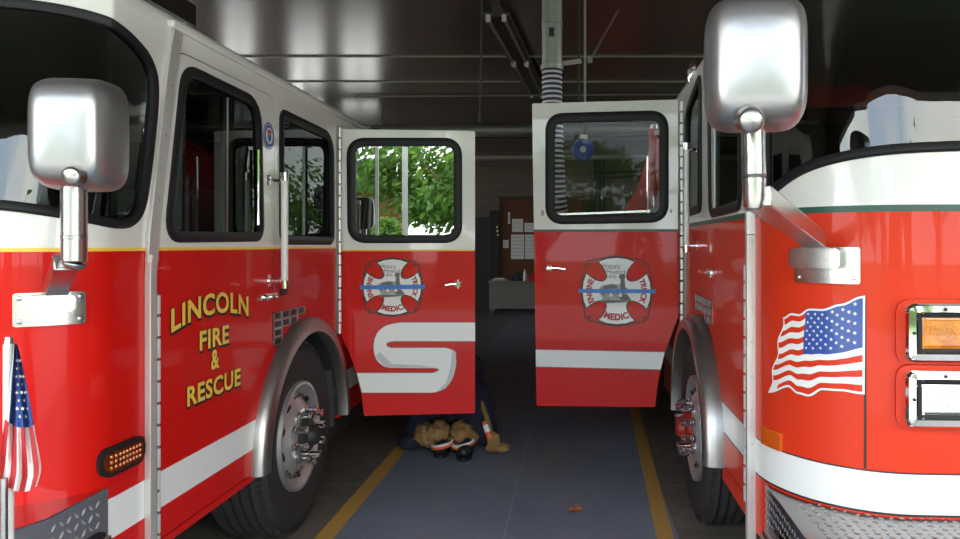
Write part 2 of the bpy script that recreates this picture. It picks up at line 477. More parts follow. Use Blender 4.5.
struct(fw.build('wall_front', smooth=0))
# ceiling seams and beam
b = MB()
for yy in (10.7, 12.35): b.box((-7.5, yy, H-.02), (6.5, yy+.03, H+.0), PIPE)
struct(b.build('trim_1', smooth=0))
wallbox('trim_2', (-7.5, 2.2, 3.9), (-4.0, 7.9, 4.12), DPIPE)
wallbox('door_1', (-2.95, 18.86, 0), (-2.0, 18.99, 2.3), mat('dark_back_door', (.03, .027, .025), .5))

# ------------------------------------------------------------------ fire engines
def outline(xs, sg, yr, yc, yf, a, width, bow=.05, n=14):
    """plan path, viewer-left to viewer-right; xs: aisle side x, sg: direction of the truck body from the aisle (+1 right, -1 left)"""
    half = [(xs, yr), (xs, yc)]
    B = lambda x: bow*(1-(1-x/(width/2))**2)
    bq = yc-yf-B(a)
    for k in range(1, n+1):
        t = k/n*pi/2; x_ = a*(1-cos(t)); half.append((xs+sg*x_, yc-bq*sin(t)-B(x_)))
    xc = xs+sg*width/2
    for k in range(1, 13):
        x_ = a+(width/2-a)*k/12; half.append((xs+sg*x_, yf+B(a)-B(x_)))
    other = [(2*xc-x, y) for x, y in reversed(half[:-1])]
    full = half+other
    return full if sg > 0 else list(reversed(full))

def rect_px(surf, pts): return [surf.hit(*p) for p in pts]

def semicirc(surf, Yc, zc, r, aisle_s, n=28):
    return [(aisle_s(Yc+r*cos(t)), zc+r*sin(t)) for t in [pi*k/n for k in range(n+1)]]

def screws(mb, surf, pts, off, r=.006, m=STEEL):
    for s_, z_ in pts:
        p = surf.P(s_, z_, off); n = surf.P(s_, z_, off+1)-p
        mb.lathe(p, n, [(-.002, r), (.002, r), (.004, r*.6), (.004, .0001)], m, 8)

SPC = 1.07
def text_block(surf, specs, name, parent, off=.0035):
    mb = SMB()
    for body, fn, bold in specs:
        put_text(mb, surf, body, lambda x, y, f=fn: (f(x, y)[0]+.006, f(x, y)[1]-.009), BLACK, off, bold+.03, bold, SPC)
        put_text(mb, surf, body, fn, BLACK, off+.0006, bold+.022, bold, SPC)
        put_text(mb, surf, body, fn, GOLD, off+.0016, bold, bold, SPC)
    return mb.build(name, parent)

def star(cx, cy, r, rot=0, sx=1.0):
    return [(cx+sx*(r if k % 2 == 0 else r*.4)*sin(rot+k*pi/5), cy+(r if k % 2 == 0 else r*.4)*cos(rot+k*pi/5)) for k in range(10)]

def cross_poly(cx, cz, w, h, k=1.0, grow=0.0):
    """Maltese cross with flared, bowed arms"""
    q = [(-.30,1.0-.10),(-.15,.97),(0,1.0),(.15,.97),(.30,.90)]
    arm = [(-.52,.88),(-.28,.97),(0,1.0),(.28,.97),(.52,.88),(.42,.78),(.32,.62),(.28,.46),(.30,.36)]
    pts = []
    for r_ in range(4):
        for (x, y) in arm[:9]:
            a, b = x, y
            for _ in range(r_): a, b = b, -a
            pts.append((a, b))
        # concave corner to next arm
        a, b = .36, .30
        # handled by the arm's own mirrored start
        a2 = [(.36, .30), (.46, .28), (.62, .32), (.78, .42)]
        for (x, y) in a2:
            a, b = x, y
            for _ in range(r_): a, b = b, -a
            pts.append((a, b))
    out = [(cx+a*w/2, cz+b*h/2) for a, b in pts]
    return offset(out, grow) if grow else out

def emblem(surf, cx, cz, w, h, parent):
    mb = SMB(); o = .003
    big = [(cx+a*w/2, cz+b*h/2) for a, b in [(-.86,.92),(-.4,1.01),(0,1.08),(.4,1.01),(.86,.92),(.80,.80),(.92,.86),(1.01,.4),(1.06,0),(1.01,-.4),(.92,-.86),(.80,-.80),(.86,-.92),(.4,-1.01),(0,-1.08),(-.4,-1.01),(-.86,-.92),(-.80,-.80),(-.92,-.86),(-1.01,-.4),(-1.06,0),(-1.01,.4),(-.92,.86),(-.80,.80)]]
    sheet(mb, surf, big, matf=BLACK, off=o)
    sheet(mb, surf, offset(big, -.008), matf=RED, off=o+.0008)
    sheet(mb, surf, cross_poly(cx, cz, w, h, grow=.008), matf=BLACK, off=o+.0016)
    sheet(mb, surf, cross_poly(cx, cz, w, h), matf=STRIPE, off=o+.0024)
    # engraving of a locomotive
    def L(pts, m, k): sheet(mb, surf, [(cx+a*w/2, cz+b*h/2) for a, b in pts], matf=m, off=o+.0032+k*.0006)
    L([(-.50,.10),(-.42,.16),(-.12,.22),(.05,.20),(.18,.24),(.20,.06),(.42,-.22),(.30,-.30),(-.1,-.24),(-.45,-.34),(-.40,-.2),(-.5,-.08)], GREYINK2, 0)
    L([(.06,.42),(.10,.50),(.24,.52),(.27,.44),(.24,.38),(.26,.12),(.34,.06),(.30,-.02),(.12,-.04),(.12,.36)], GREYINK, 1)
    L([(-.38,.16),(-.12,.20),(.02,.16),(.02,.08),(-.38,.06)], GREYINK, 1)
    L([(-.42,-.02),(.22,-.02),(.24,-.12),(-.42,-.12)], GREYINK, 1)
    L([(.10,-.10),(.28,-.10),(.46,-.30),(.10,-.26)], GREYINK, 1)
    for k in range(4):
        c = (-.30+k*.14, -.12)
        L([(c[0]+.06*cos(t*pi/4), c[1]+.06*sin(t*pi/4)) for t in range(8)], STRIPE if k % 2 else GREYINK2, 2)
    L([(-.48,-.30),(-.1,-.26),(.44,-.30),(.2,-.34),(-.3,-.37)], GREYINK, 1)
    def T(body, x0, x1, y0, y1, m, rot=0, slope=0, bold=.02):
        def fn(u, v):
            a = x0+(x1-x0)*u; b = y0+(y1-y0)*v+slope*u
            return (cx+a*w/2, cz+b*h/2)
        put_text(mb, surf, body, fn, m, o+.0044, bold, bold)
    T('Historic', -.40, .12, .68, .84, GREYINK, slope=-.02, bold=0); T('Havelock', -.28, .30, .52, .67, GREYINK, slope=-.02, bold=0); T('1890', -.28, .00, .38, .48, GREYINK, bold=0)
    # curved words on three arms
    def arc(body, ang, r0, r1, half, m, flip=False):
        def fn(u, v):
            t = (u-.5)*2*half
            rad = r0+(r1-r0)*v
            if flip: th = ang+t; rad = r1-(r1-r0)*v
            else: th = ang-t
            return (cx+cos(th)*rad*w/2, cz+sin(th)*rad*h/2)
        put_text(mb, surf, body, fn, m, o+.0044, .045, .045)
    arc('MEDIC', -pi/2, .68, .89, .46, EMR, True)
    arc('ENGINE', pi, .72, .90, .46, EMR)
    arc('TRUCK', 0, .72, .90, .46, EMR)
    sheet(mb, surf, [(cx-w*.56, cz+.013), (cx+w*.57, cz+.015), (cx+w*.57, cz-.014), (cx-w*.56, cz-.014)], matf=BLUEBAR, off=o+.0062)
    return mb.build('maltese_cross_emblem', parent)

def lozenges(mb, o, u, v, nu, nv, m, sp=.034):
    """raised diamond treads on the rectangle o + u + v"""
    o, u, v = Vector(o), Vector(u), Vector(v); U = u.normalized(); Vn = v.normalized(); N = U.cross(Vn)
    ku = int(u.length/sp); kv = int(v.length/sp)
    for i in range(ku):
        for j in range(kv):
            c = o+U*(i+.5)*sp+Vn*(j+.5)*sp
            d = (U+Vn).normalized() if (i+j) % 2 else (U-Vn).normalized(); e = N.cross(d)
            a, b_ = .017, .0055
            vs = [c+d*a, c+e*b_, c-d*a, c-e*b_, c+d*a*.4+N*.0045, c-d*a*.4+N*.0045]
            mb.add(vs, [(0,1,4),(1,2,5,4),(2,3,5),(3,0,4,5)], TREAD)

def wheel(parent, X, Yc, sg, rim_m, hub_red):
    """sg: +1 when the outer face looks towards +X"""
    r0 = .53; ax = (sg, 0, 0); c = (X, Yc, r0)
    mb = MB()
    mb.lathe(c, ax, [(-.02, .235), (.0, .275), (.012, .283), (.012, .300), (-.012, .305)], rim_m)
    mb.lathe(c, ax, [(-.03, .27), (-.045, .262), (-.030, .225), (-.005, .19), (.012, .168), (.022, .155), (.026, .12), (.026, .085)], rim_m)
    for k in range(10):     # hand holes
        t = 2*pi*(k+.5)/10; p = Vector(c)+Vector((sg*-.021, .218*cos(t), .218*sin(t)))
        mb.lathe(p, (sg*.78, -.62*cos(t)*1, -.62*sin(t)*1), [(.004, .026), (.012, .0235), (.004, .021), (.004, .0001)], BLACK, 14)
    rimo = mb.build('wheel', parent)
    t_ = MB()
    prof = [(-.05, .295), (-.01, .300), (.0, .33), (.012, .37), (.015, .42), (.008, .47), (.010, .478), (-.004, .492), (-.018, .502), (-.03, .522), (-.045, .53)]
    for k in range(4):
        xx = -.055-.05*k; prof += [(xx, .531), (xx-.004, .516), (xx-.014, .516), (xx-.018, .531)]
    prof += [(-.262, .53), (-.28, .52), (-.295, .48), (-.30, .42), (-.29, .33), (-.28, .28)]
    t_.lathe(c, ax, prof, TYRE, 96)
    for k in range(96):     # tread blocks on the shoulder
        t = 2*pi*k/96; q = Vector(c)+Vector((sg*-.022, cos(t)*.519, sin(t)*.519))
        Mx = Matrix.Rotation(t, 3, 'X')
        t_.obox(q, (.026, .016, .020), TYRE, Matrix(((1,0,0),(0,cos(t),-sin(t)),(0,sin(t),cos(t)))))
    t_.build('tire', rimo)
    h = MB()
    h.lathe(c, ax, [(.02, .100), (.05, .098), (.062, .085), (.066, .06), (.075, .055), (.10, .05), (.108, .04), (.108, .0001)], CHASSIS if not hub_red else HUBR, 32)
    h.build('hub', rimo)
    for k in range(10):
        t = 2*pi*k/10+.2; q = Vector(c)+Vector((sg*.024, .143*cos(t), .143*sin(t)))
        n_ = MB(); n_.lathe(q, ax, [(0, .027), (.008, .027), (.012, .019), (.045, .018), (.05, .021), (.068, .021), (.074, .016), (.074, .0001)], CHROME, 12)
        n_.build('lug_nut', rimo)
    return rimo

def fender(parent, Xside, sg, Yc, zc, ro, prot):
    """half-round metal fender band sticking out of the side"""
    mb = MB(); prof = []
    xs = Xside; w = .085
    for k in range(7):
        t = k/6*pi/2; prof.append((prot*sin(t)**.8, ro-.0-(1-cos(t))*.045))       # outer lip, bulging
    prof = [(-.02, ro)] + prof + [(prot, ro-w), (prot-.015, ro-w-.005), (-.02, ro-w-.005)]
    n = 36; rings = []
    for k in range(n+1):
        t = pi*k/n; rings.append([(xs+sg*h, Yc+r_*cos(t), zc+r_*sin(t)) for h, r_ in prof])
    q = len(prof); vs = [p for g_ in rings for p in g_]; fs = []
    for i in range(n):
        for j in range(q-1): fs.append((i*q+j, i*q+j+1, (i+1)*q+j+1, (i+1)*q+j))
    fs.append(tuple(range(q))); fs.append(tuple(n*q+j for j in range(q)))
    mb.add(vs, fs, FENM)
    mb.build('wheel_fender', parent)
    # dark liner
    li = MB(); n = 24; r = ro-w-.01; vs = []
    for k in range(n+1):
        t = pi*k/n
        for h in (0.0, -.55): vs.append((xs+sg*h, Yc+r*cos(t), zc+r*sin(t)))
    li.add(vs, [(2*i, 2*i+1, 2*i+3, 2*i+2) for i in range(n)], DARK)
    li.prism([(xs-sg*.55, Yc+r*cos(pi*k/n), zc+r*sin(pi*k/n)) for k in range(n+1)], (-sg*.02, 0, 0), DARK)
    li.build('wheel_well', parent)

def roof(mb, surf, z, m, r=.13, i0=0, i1=None):
    idx = range(len(surf.p)); P0 = surf.p
    c = sum((Vector(p) for p in P0), Vector((0, 0)))/len(P0)
    rings = []
    K = 6
    for k in range(K+1):
        t = k/K*pi/2
        ring = []
        for i in idx:
            n = surf.segN(max(0, i-1)) + surf.segN(min(len(P0)-2, i)); n.normalize()
            q = P0[i] - n*r*(1-cos(t)) + Vector((0, surf.dy(i, z))); ring.append((q.x, q.y, z+r*.75*sin(t)))
        rings.append(ring)
    n = len(P0); vs = [p for g_ in rings for p in g_]; fs = []
    for i in range(K):
        for k in range(n-1): fs.append((i*n+k, i*n+k+1, (i+1)*n+k+1, (i+1)*n+k))
    fs.append(tuple(K*n+k for k in range(n)))
    mb.add(vs, fs, m)

def seat(parent, x, y, z):
    s = MB(); s.box((x-.25, y-.05, z+.35), (x+.25, y+.42, z+.50), SEAT); s.box((x-.25, y+.36, z+.45), (x+.25, y+.50, z+1.15), SEAT); s.box((x-.2, y, z), (x+.2, y+.4, z+.36), DARK)
    return s.build('cab_seat', parent, bevel=.03)

def mirror_head(parent, cx, cy, cz, w, h, yaw):
    """rounded metal shell, back towards the viewer"""
    Rz = Matrix.Rotation(yaw, 3, 'Z'); mb = MB(); n = 40; rings = []
    prof = [(.060, .985), (.052, 1.0), (.03, 1.0), (.0, .985), (-.02, .955), (-.038, .90), (-.050, .83), (-.058, .74), (-.0635, .55), (-.066, .3), (-.067, .02)]
    def se(t, e=.42): c_, s_ = cos(t), sin(t); return (math.copysign(abs(c_)**e, c_), math.copysign(abs(s_)**e, s_))
    for (yy, k) in prof:
        rr = []
        for i in range(n):
            a, b_ = se(2*pi*i/n)
            q = Vector((a*w/2*k, yy*1.35, b_*h/2*k)); rr.append(Vector((cx, cy, cz)) + Rz @ q)
        rings.append(rr)
    vs = [p for g_ in rings for p in g_]; fs = []
    for i in range(len(rings)-1):
        for k in range(n): fs.append((i*n+k, i*n+(k+1) % n, (i+1)*n+(k+1) % n, (i+1)*n+k))
    fs.append(tuple((len(rings)-1)*n+k for k in range(n)))
    mb.add(vs, fs, MIRR)
    o = mb.build('mirror_head', parent, smooth=60)
    gl = MB(); rr = []
    for i in range(n):
        a, b_ = se(2*pi*i/n); rr.append(Vector((cx, cy, cz)) + Rz @ Vector((a*w/2*.97, .078, b_*h/2*.97)))
    gl.add(rr, [tuple(range(n))], CHROME); gl.build('mirror_glass', o, smooth=0)
    return o

def px2(px, py, Yd): return Vector(((px-VX)*Yd/F, Yd, EYE-(py-VY)*Yd/F))

def piano_hinge(name, parent, x, y0, y1, z0, z1, depth, sg):
    mb = MB(); mb.box((min(x, x+sg*depth*.5), y0, z0), (max(x, x+sg*depth*.5), y1, z1), HINGE)
    n = int((z1-z0)/.075)
    for k in range(n):
        zz = z0+(z1-z0)*k/n
        mb.tube([(x+sg*depth*.6, (y0+y1)/2, zz+.006), (x+sg*depth*.6, (y0+y1)/2, zz+(z1-z0)/n-.006)], depth*.6, ANOD, 8)
    return mb.build(name, parent)

def handle(name, parent, p, q, r, n, stand, sc_=1.0, m=BRUSH):
    """grab rail p-q standing off along -n by stand"""
    p, q, n = Vector(p), Vector(q), Vector(n)
    mb = MB(); mb.tube([p, q], r, m, 14)
    for e in (p, q):
        d = (q-p).normalized()*(.02 if e is p else -.02)
        mb.tube([e+d, e+d-n*stand], r*.6, CHROME, 10); mb.lathe(e+d-n*stand, n, [(0, r*1.7), (.008, r*1.7), (.012, r), (.012, .0001)], CHROME, 14)
        mb.lathe(e-d*.4, d, [(-.01, r*1.25), (.03, r*1.25)], CHROME, 14)
    return mb.build(name, parent)

def bar_between(mb, a, b, w, h, m):
    a, b = Vector(a), Vector(b); d = (b-a); L = d.length; d.normalize()
    up = Vector((0, 0, 1)) if abs(d.z) < .95 else Vector((0, 1, 0)); x = d.cross(up).normalized(); u = x.cross(d).normalized()
    M3 = Matrix((x, d, u)).transposed(); mb.obox((a+b)/2, (w, L, h), m, M3)

# =================================================================== LEFT ENGINE
LX = -1.55
left = thing('fire_engine', 'red and white fire engine on the left lettered LINCOLN FIRE & RESCUE, crew door swung open', 'fire engine', (LX-1.24, 4.2, 0))
LS = Surf(outline(LX, -1, 5.95, 2.52, 2.22, .42, 2.48))
LS.rake = (1.66, .21)
def ls(Yv): return max(LS.at(Y=Yv))          # aisle side s at that depth
LTOP, LBOT, LBELT = 2.43, .47, 1.585
def lpx(pts): return rect_px(LS, pts)
w_front = rounded(lpx([(184, 68), (258, 103), (261, 237), (167, 237)]), [.09, .13, .07, .09])
w_rear = rounded(lpx([(281, 113), (331.5, 137), (332, 241), (281, 240)]), [.05, .14, .06, .06])
ws_r = lpx([(60, 9), (100, 19), (128, 35), (146, 55), (154, 75), (154.5, 100), (150, 150), (143, 200), (138, 216), (128, 224), (112, 224), (60, 213), (20, 207), (2, 205)])
ws_t = LS.hit(2, 2)
sc_mid = LS.s[-1]/2
# windscreen goes on round the front to the other corner
mirror = lambda p: (LS.s[-1]-p[0], p[1])
ws = [ws_t] + ws_r
ws = ws + [(sc_mid, 1.70)] + [mirror(p) for p in reversed(ws[1:])] + [mirror(ws_t), (sc_mid, 2.40)]
ws = rounded([(a, min(b, 2.385)) for a, b in ws], .15, 4)
arch = semicirc(LS, 4.28, .49, .63, ls); arch = [(arch[0][0], .2)] + arch + [(arch[-1][0], .2)]
Lbands = [(LBELT-.004, LBELT+.006)]
def lm(s_, z_):
    if z_ > LBELT+.006: return WHITE
    if z_ > LBELT-.006: return GOLD
    if .62 < z_ < .755 and s_ > LS.s[-1]/2: return STRIPE
    return RED
mb = MB()
x0, x1 = 0.0, LS.s[-1]
fd = [(ls(2.79), .50), (ls(2.79), 1.5), (ls(2.88), 2.36), (ls(3.86), 2.36), (ls(3.86), 1.03), (ls(3.80), .96), (ls(3.70), .80), (ls(3.64), .50)]
fdo = rounded(fd, [.01, .01, .1, .1, .01, .01, .01, .01])
sheet(mb, LS, [(x0, LBOT), (x1, LBOT), (x1, LTOP), (x0, LTOP)], [fdo, w_rear, ws, arch], [LBELT+.006, LBELT-.006, .755, .62], lm, 0, .03)
roof(mb, LS, LTOP, WHITE, .13)
mb.build('cab_shell', left)
mb = MB(); sheet(mb, LS, offset(fdo, -.005), [w_front], [LBELT+.006, LBELT-.006, .755, .62], lm, 0, .03)
fdoor = mb.build('front_door', left)
# roof rail along the side
mb = MB(); mb.box((LX-.02, 2.85, LTOP+.0), (LX+.022, 5.9, LTOP+.03), WHITE); mb.build('drip_rail', left, bevel=.008)
gasket(LS, w_front, .045, .014, 'window_gasket', fdoor); pane(LS, w_front, 'window_pane', fdoor, GLASSD)
gasket(LS, w_rear, .05, .014, 'window_gasket', left); pane(LS, w_rear, 'window_pane', left, GLASSD)
gasket(LS, ws, .032, .014, 'windshield_gasket', left); pane(LS, ws, 'windshield', left, GLASS)
# sliding sash bars behind the front door pane
mb = MB()
for pxx, w_ in ((229, .018), (236, .012)):
    a = LS.hit(pxx, 98); b = LS.hit(pxx, 235)
    p, q = LS.P(a[0], a[1], -.02), LS.P(a[0], b[1], -.02); mb.tube([p, q], w_, STEEL, 8)
mb.build('window_sash', fdoor)
mb = MB(); x0_, z0_ = LS.hit(252, 215)
for pxx in (256,):
    a = LS.hit(pxx, 150); b = LS.hit(pxx, 225); mb.tube([LS.P(a[0], a[1], .012), LS.P(a[0], b[1], .012)], .008, CHROME, 8)
mb.build('sash_guide', fdoor)
# inner louvres seen high in the front door window
mb = MB()
for k in range(12):
    zz = 2.22-k*.022; mb.box((LX-.12, 3.12, zz), (LX-.08, 3.32, zz+.012), SEAT)
mb.build('air_louver', left)
# trim strip and rail over the door seam
mb = MB()
ctr = [(178, 22), (173, 45), (166, 100), (158, 170), (151, 235), (149.5, 262)]
w5 = 5.0
poly = rect_px(LS, [(x-w5, y) for x, y in ctr] + [(x+w5, y) for x, y in reversed(ctr)])
sheet(mb, LS, poly, matf=ANOD, off=.014, thick=.013)
screws(mb, LS, rect_px(LS, [(x, y) for x, y in ((174, 42), (168, 85), (162, 135), (155, 200), (151, 245))]), .015)
ra = [LS.hit(149.5, 258), (LS.hit(147, 275)[0], LS.hit(147, 275)[1]), LS.hit(146, 300)]
pts = [LS.P(a, b, .012) for a, b in [LS.hit(149.5, 256), LS.hit(148, 266)]] + [LS.P(*LS.hit(147.5, 278), .012), LS.P(LS.hit(147.5, 300)[0], 1.38, .012), LS.P(LS.hit(147.5, 300)[0], .45, .012)]
for i in range(len(pts)-1): bar_between(mb, pts[i], pts[i+1]+(pts[i+1]-pts[i]).normalized()*.004, .022, .042, ANOD)
mb.build('corner_trim', left, bevel=.004)
piano_hinge('door_hinge', fdoor, LX, 2.762, 2.782, .45, 1.42, .012, 1)
# round decal
mb = SMB(); c0 = LS.hit(268.3, 136)
circ = lambda r_, n=28: [(c0[0]+r_*cos(2*pi*k/n), c0[1]+r_*1.0*sin(2*pi*k/n)) for k in range(n)]
for i, (r_, m_) in enumerate(((.068, BLUE), (.060, STRIPE), (.057, BLUE), (.042, STRIPE))): sheet(mb, LS, circ(r_), matf=m_, off=.003+i*.0008)
sheet(mb, LS, [(c0[0]+a*.03, c0[1]+b_*.035) for a, b_ in ((-.8,.8),(0,1),(.8,.8),(.8,.25),(-.8,.25))], matf=FRED, off=.0065)
sheet(mb, LS, [(c0[0]+a*.03, c0[1]+b_*.035) for a, b_ in ((-.8,.2),(.8,.2),(.7,-.4),(0,-1),(-.7,-.4))], matf=BLUE, off=.0065)
mb.build('round_union_decal', left)
# lettering
def S(Yv, zv): return (ls(Yv), zv)
def linc(x, y): return (ls(2.863+.675*x), 1.262+.093*y+.042*(1-(2*x-1)**2)+.0)
text_block(LS, [('LINCOLN', linc, .028), ('FIRE', lambda x, y: (ls(3.08+.26*x), 1.164+.081*y), .028),
                ('&', lambda x, y: (ls(3.175+.075*x), 1.068+.085*y), .028), ('RESCUE', lambda x, y: (ls(2.98+.475*x), .955+.081*y), .028)], 'door_lettering', fdoor)
# handles
handle('grab_rail', left, (LX+.085, 3.77, 1.40), (LX+.085, 3.77, 1.945), .0175, (1, 0, 0), .085, m=mat('white_rail_paint', (.75, .75, .72), .3))
mb = MB(); mb.box((LX, 3.68, 1.325), (LX+.012, 3.86, 1.355), CHROME); mb.tube([(LX+.035, 3.60, 1.345), (LX+.04, 3.72, 1.34), (LX+.035, 3.80, 1.335)], .009, CHROME, 10); mb.tube([(LX, 3.78, 1.338), (LX+.04, 3.78, 1.338)], .011, CHROME, 10); mb.lathe((LX, 3.74, 1.338), (1, 0, 0), [(0, .024), (.012, .022), (.016, .012), (.016, .0001)], CHROME, 16)
mb.build('door_handle', fdoor)
mb = MB(); mb.box((LX, 3.93, 1.335), (LX+.01, 4.0, 1.43), BLACK); mb.box((LX+.01, 3.945, 1.37), (LX+.014, 3.985, 1.41), BLUEPL); mb.build('lock_plate', left)
# louvre vent behind the wheel arch
def vent(parent, surf, sf, X, sg, y0, y1, z0, z1, cu, cv, yc, zc, r):
    mb = MB(); w_ = (y1-y0)/cu; h_ = (z1-z0)/cv; t = .006
    def ok(y, z): return math.hypot(y-yc, z-zc) > r
    for i in range(cu):
        for j in range(cv):
            ya, yb = y0+w_*i, y0+w_*(i+1); za, zb = z0+h_*j, z0+h_*(j+1)
            if not ok((ya+yb)/2, (za+zb)/2): continue
            xa, xb = sorted((X, X+sg*.004)); mb.box((xa, ya, za), (xb, yb, zb), BLACK)
            xa, xb = sorted((X, X+sg*.009))
            mb.box((xa, ya, za), (xb, yb, za+t), STEEL); mb.box((xa, ya, zb-t), (xb, yb, zb), STEEL)
            mb.box((xa, ya, za), (xb, ya+t, zb), STEEL); mb.box((xa, yb-t, za), (xb, yb, zb), STEEL)
    mb.build('vent_grille', parent)
vent(left, LS, ls, LX, 1, 3.83, 4.27, 1.04, 1.255, 4, 5, 4.28, .49, .72)
fender(left, LX, 1, 4.28, .49, .70, .062)
wheel(left, LX-.005, 4.22, 1, RIMM, False)
# body behind the cab and chassis
mb = MB(); mb.box((LX-2.46, 6.0, .50), (LX-.02, 11.5, 2.30), RED); mb.build('rear_body', left, bevel=.02)
mb = MB(); mb.box((LX-2.0, 2.5, .35), (LX-.5, 11.4, .60), CHASSIS); mb.box((LX-2.1, 4.5, 1.15), (LX-.55, 5.9, 1.2), CHASSIS)
mb.box((LX-.62, 4.9, .3), (LX-.1, 5.9, .50), CHASSIS)
mb.lathe((LX-.62, 9.5, .53), (1, 0, 0), [(0, .1), (0, .5), (.05, .53), (.5, .53), (.55, .5), (.55, .1)], TYRE, 40)
mb.build('chassis', left)
mb = MB(); mb.box((LX-.30, 4.86, .42), (LX-.02, 4.885, 1.02), FLAP); mb.box((LX-.06, 4.80, .62), (LX-.015, 4.87, 1.0), FLAP); mb.build('mud_flap', left)
mb = MB(); mb.box((LX-2.4, 2.75, .62), (LX-.06, 5.9, .70), DARK); mb.box((LX-2.4, 5.86, .7), (LX-.06, 5.9, 2.4), DARK); mb.box((LX-2.1, 2.45, 1.2), (LX-.38, 2.75, 1.56), DARK); mb.build('cab_interior', left)
seat(left, LX-.45, 3.3, .72); seat(left, LX-1.95, 3.3, .72); seat(left, LX-.5, 5.2, .72)
mb = MB(); mb.lathe((LX-.5, 2.85, 1.60), (0, -.6, .8), [(0, .21), (.012, .222), (.024, .21), (.012, .198), (0, .21)], BLACK, 32); mb.tube([(LX-.5, 2.85, 1.6), (LX-.5, 2.68, 1.40)], .025, BLACK); mb.obox((LX-.5, 2.85, 1.6), (.4, .03, .03), BLACK); mb.build('steering_wheel', left)
# marker light on the corner
a, c_ = LS.hit(96, 459), LS.hit(141, 454); cz = EYE-(457-VY)*2.545/F
mk = MB(); cs = (a[0]+c_[0])/2; hw = (c_[0]-a[0])/2
oval = rounded([(cs-hw, cz-.049), (cs+hw, cz-.049), (cs+hw, cz+.049), (cs-hw, cz+.049)], .048, 8)
sheet(mk, LS, oval, matf=RUBBER, off=.016, thick=.018); mko = mk.build('marker_light', left)
mk = MB(); sheet(mk, LS, offset(oval, -.014), matf=AMBERK, off=.020, thick=.01)
for i in range(9):
    for j in range(3):
        s_ = cs+(i-4)*hw*.165; z_ = cz+(j-1)*.018; p = LS.P(s_, z_, .020); n = LS.P(s_, z_, 1)-LS.P(s_, z_, 0)
        mk.lathe(p, n, [(0, .007), (.003, .005), (.004, .0001)], AMBERD, 8)
mk.build('lens', mko)
# mirror
ym = 2.16
mh = mirror_head(left, (76-VX)*ym/F, ym, EYE-(134-VY)*ym/F, 77*ym/F, 113*ym/F, R(8))
arm = MB(); p1 = px2(74, 192, ym+.02)
arm.lathe(px2(72, 176, ym-.085)+Vector((0, 0, 0)), (0, -1, -.15), [(-.02, .030), (.008, .027), (.014, .018), (.016, .0001)], BRUSH, 24)
arm.tube([px2(74, 180, ym), px2(74, 262, ym)], .0335, BRUSH, 24); arm.tube([px2(74, 235, ym), px2(74, 240, ym)], .0345, STEEL, 24)
arm.tube([px2(74, 262, ym), px2(73, 266, ym), px2(72, 269, ym)], .03, BRUSH, 24, rr=[.0335, .03, .02])
bar_between(arm, px2(66, 262, ym), px2(52, 300, ym+.20), .06, .05, BRUSH)
arm.build('mirror_arm', left, bevel=.004)
br_ = MB(); q = [LS.hit(13, 300)[0], LS.hit(84, 300)[0]]
zt, zb = EYE-(292-VY)*2.35/F, EYE-(325-VY)*2.35/F
sheet(br_, LS, rounded([(q[0], zb), (q[1], zb), (q[1], zt), (q[0], zt)], .01), matf=BRUSH, off=.012, thick=.014)
s0 = LS.hit(20, 300)[0]; s1 = LS.hit(68, 300)[0]
sheet(br_, LS, rounded([(s0+.02, zb+.045), (s1, zb+.045), (s1, zt-.005), (s0+.02, zt-.005)], .02), matf=STEEL, off=.085, thick=.07)
screws(br_, LS, [(q[0]+.016, zt-.016), (q[1]-.016, zt-.016), (q[0]+.016, zb+.016), (q[1]-.016, zb+.016)], .013, .008)
br_.build('mirror_bracket', left)
# bumper
bp_ = [(-1.545, 2.478), (-1.545, 2.19), (-1.585, 2.08), (-1.78, 1.96), (-2.3, 1.88), (-2.79, 1.86), (-3.28, 1.88), (-3.8, 1.96), (-3.995, 2.08), (-4.035, 2.19), (-4.035, 2.478)]
mb = MB(); mb.prism([(x, y, .42) for x, y in bp_], (0, 0, .378), PLATEB)
lozenges(mb, (-1.5445, 2.20, .44), (0, .27, 0), (0, 0, .35), 0, 0, BRUSH)
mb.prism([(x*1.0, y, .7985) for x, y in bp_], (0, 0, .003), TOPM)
bump_l = mb.build('front_bumper', left, bevel=.004)
mb = MB(); mb.box((-1.60, 2.22, .60), (-1.515, 2.45, .655), BRUSH); mb.box((-1.60, 2.24, .655), (-1.52, 2.43, .672), RUBBER); mb.build('step_light', bump_l, bevel=.005)
mb = MB(); pl = [(-1.548, 2.18), (-1.59, 2.07), (-1.785, 1.95), (-2.3, 1.87)]
for i in range(3):
    a, b_ = pl[i], pl[i+1]; bar_between(mb, (a[0], a[1], .66), (b_[0], b_[1], .66), .05, .15, RUBBER)
mb.build('bumper_guard', bump_l)

# open crew door
ang = R(7.5)
LD = Surf([(LX, 4.93), (LX+cos(ang)*1.2, 4.93+sin(ang)*1.2)])
def door_common(): pass
dz = EYE-(249-VY)*5.0/F
def dpx(pts): return rect_px(LD, pts)
dout = dpx([(340.5, 129), (475, 131), (475, 413), (364, 416), (362, 398), (357, 375), (349, 352), (341.5, 337)])
dout = rounded(dout, [.01, .015, .012, .01, .01, .01, .01, .01])
dw = rounded(dpx([(351, 142), (458, 142), (458, 239), (352, 239)]), .095, 8)
zb1 = dpx([(400, 251)])[0][1]; zb0 = zb1-.012
zw = dpx([(400, 249)])[0][1]
mb = MB()
sheet(mb, LD, dout, [dw], [zb1+.010, zb1], lambda s_, z_: WHITE if z_ > zb1+.010 else (GOLD if z_ > zb1 else RED), 0, .05)
ldoor = mb.build('crew_door', left)
gasket(LD, dw, .055, .016, 'window_gasket', ldoor); pane(LD, offset(dw, -.005), 'window_pane', ldoor, GLASSR)
mb = MB()
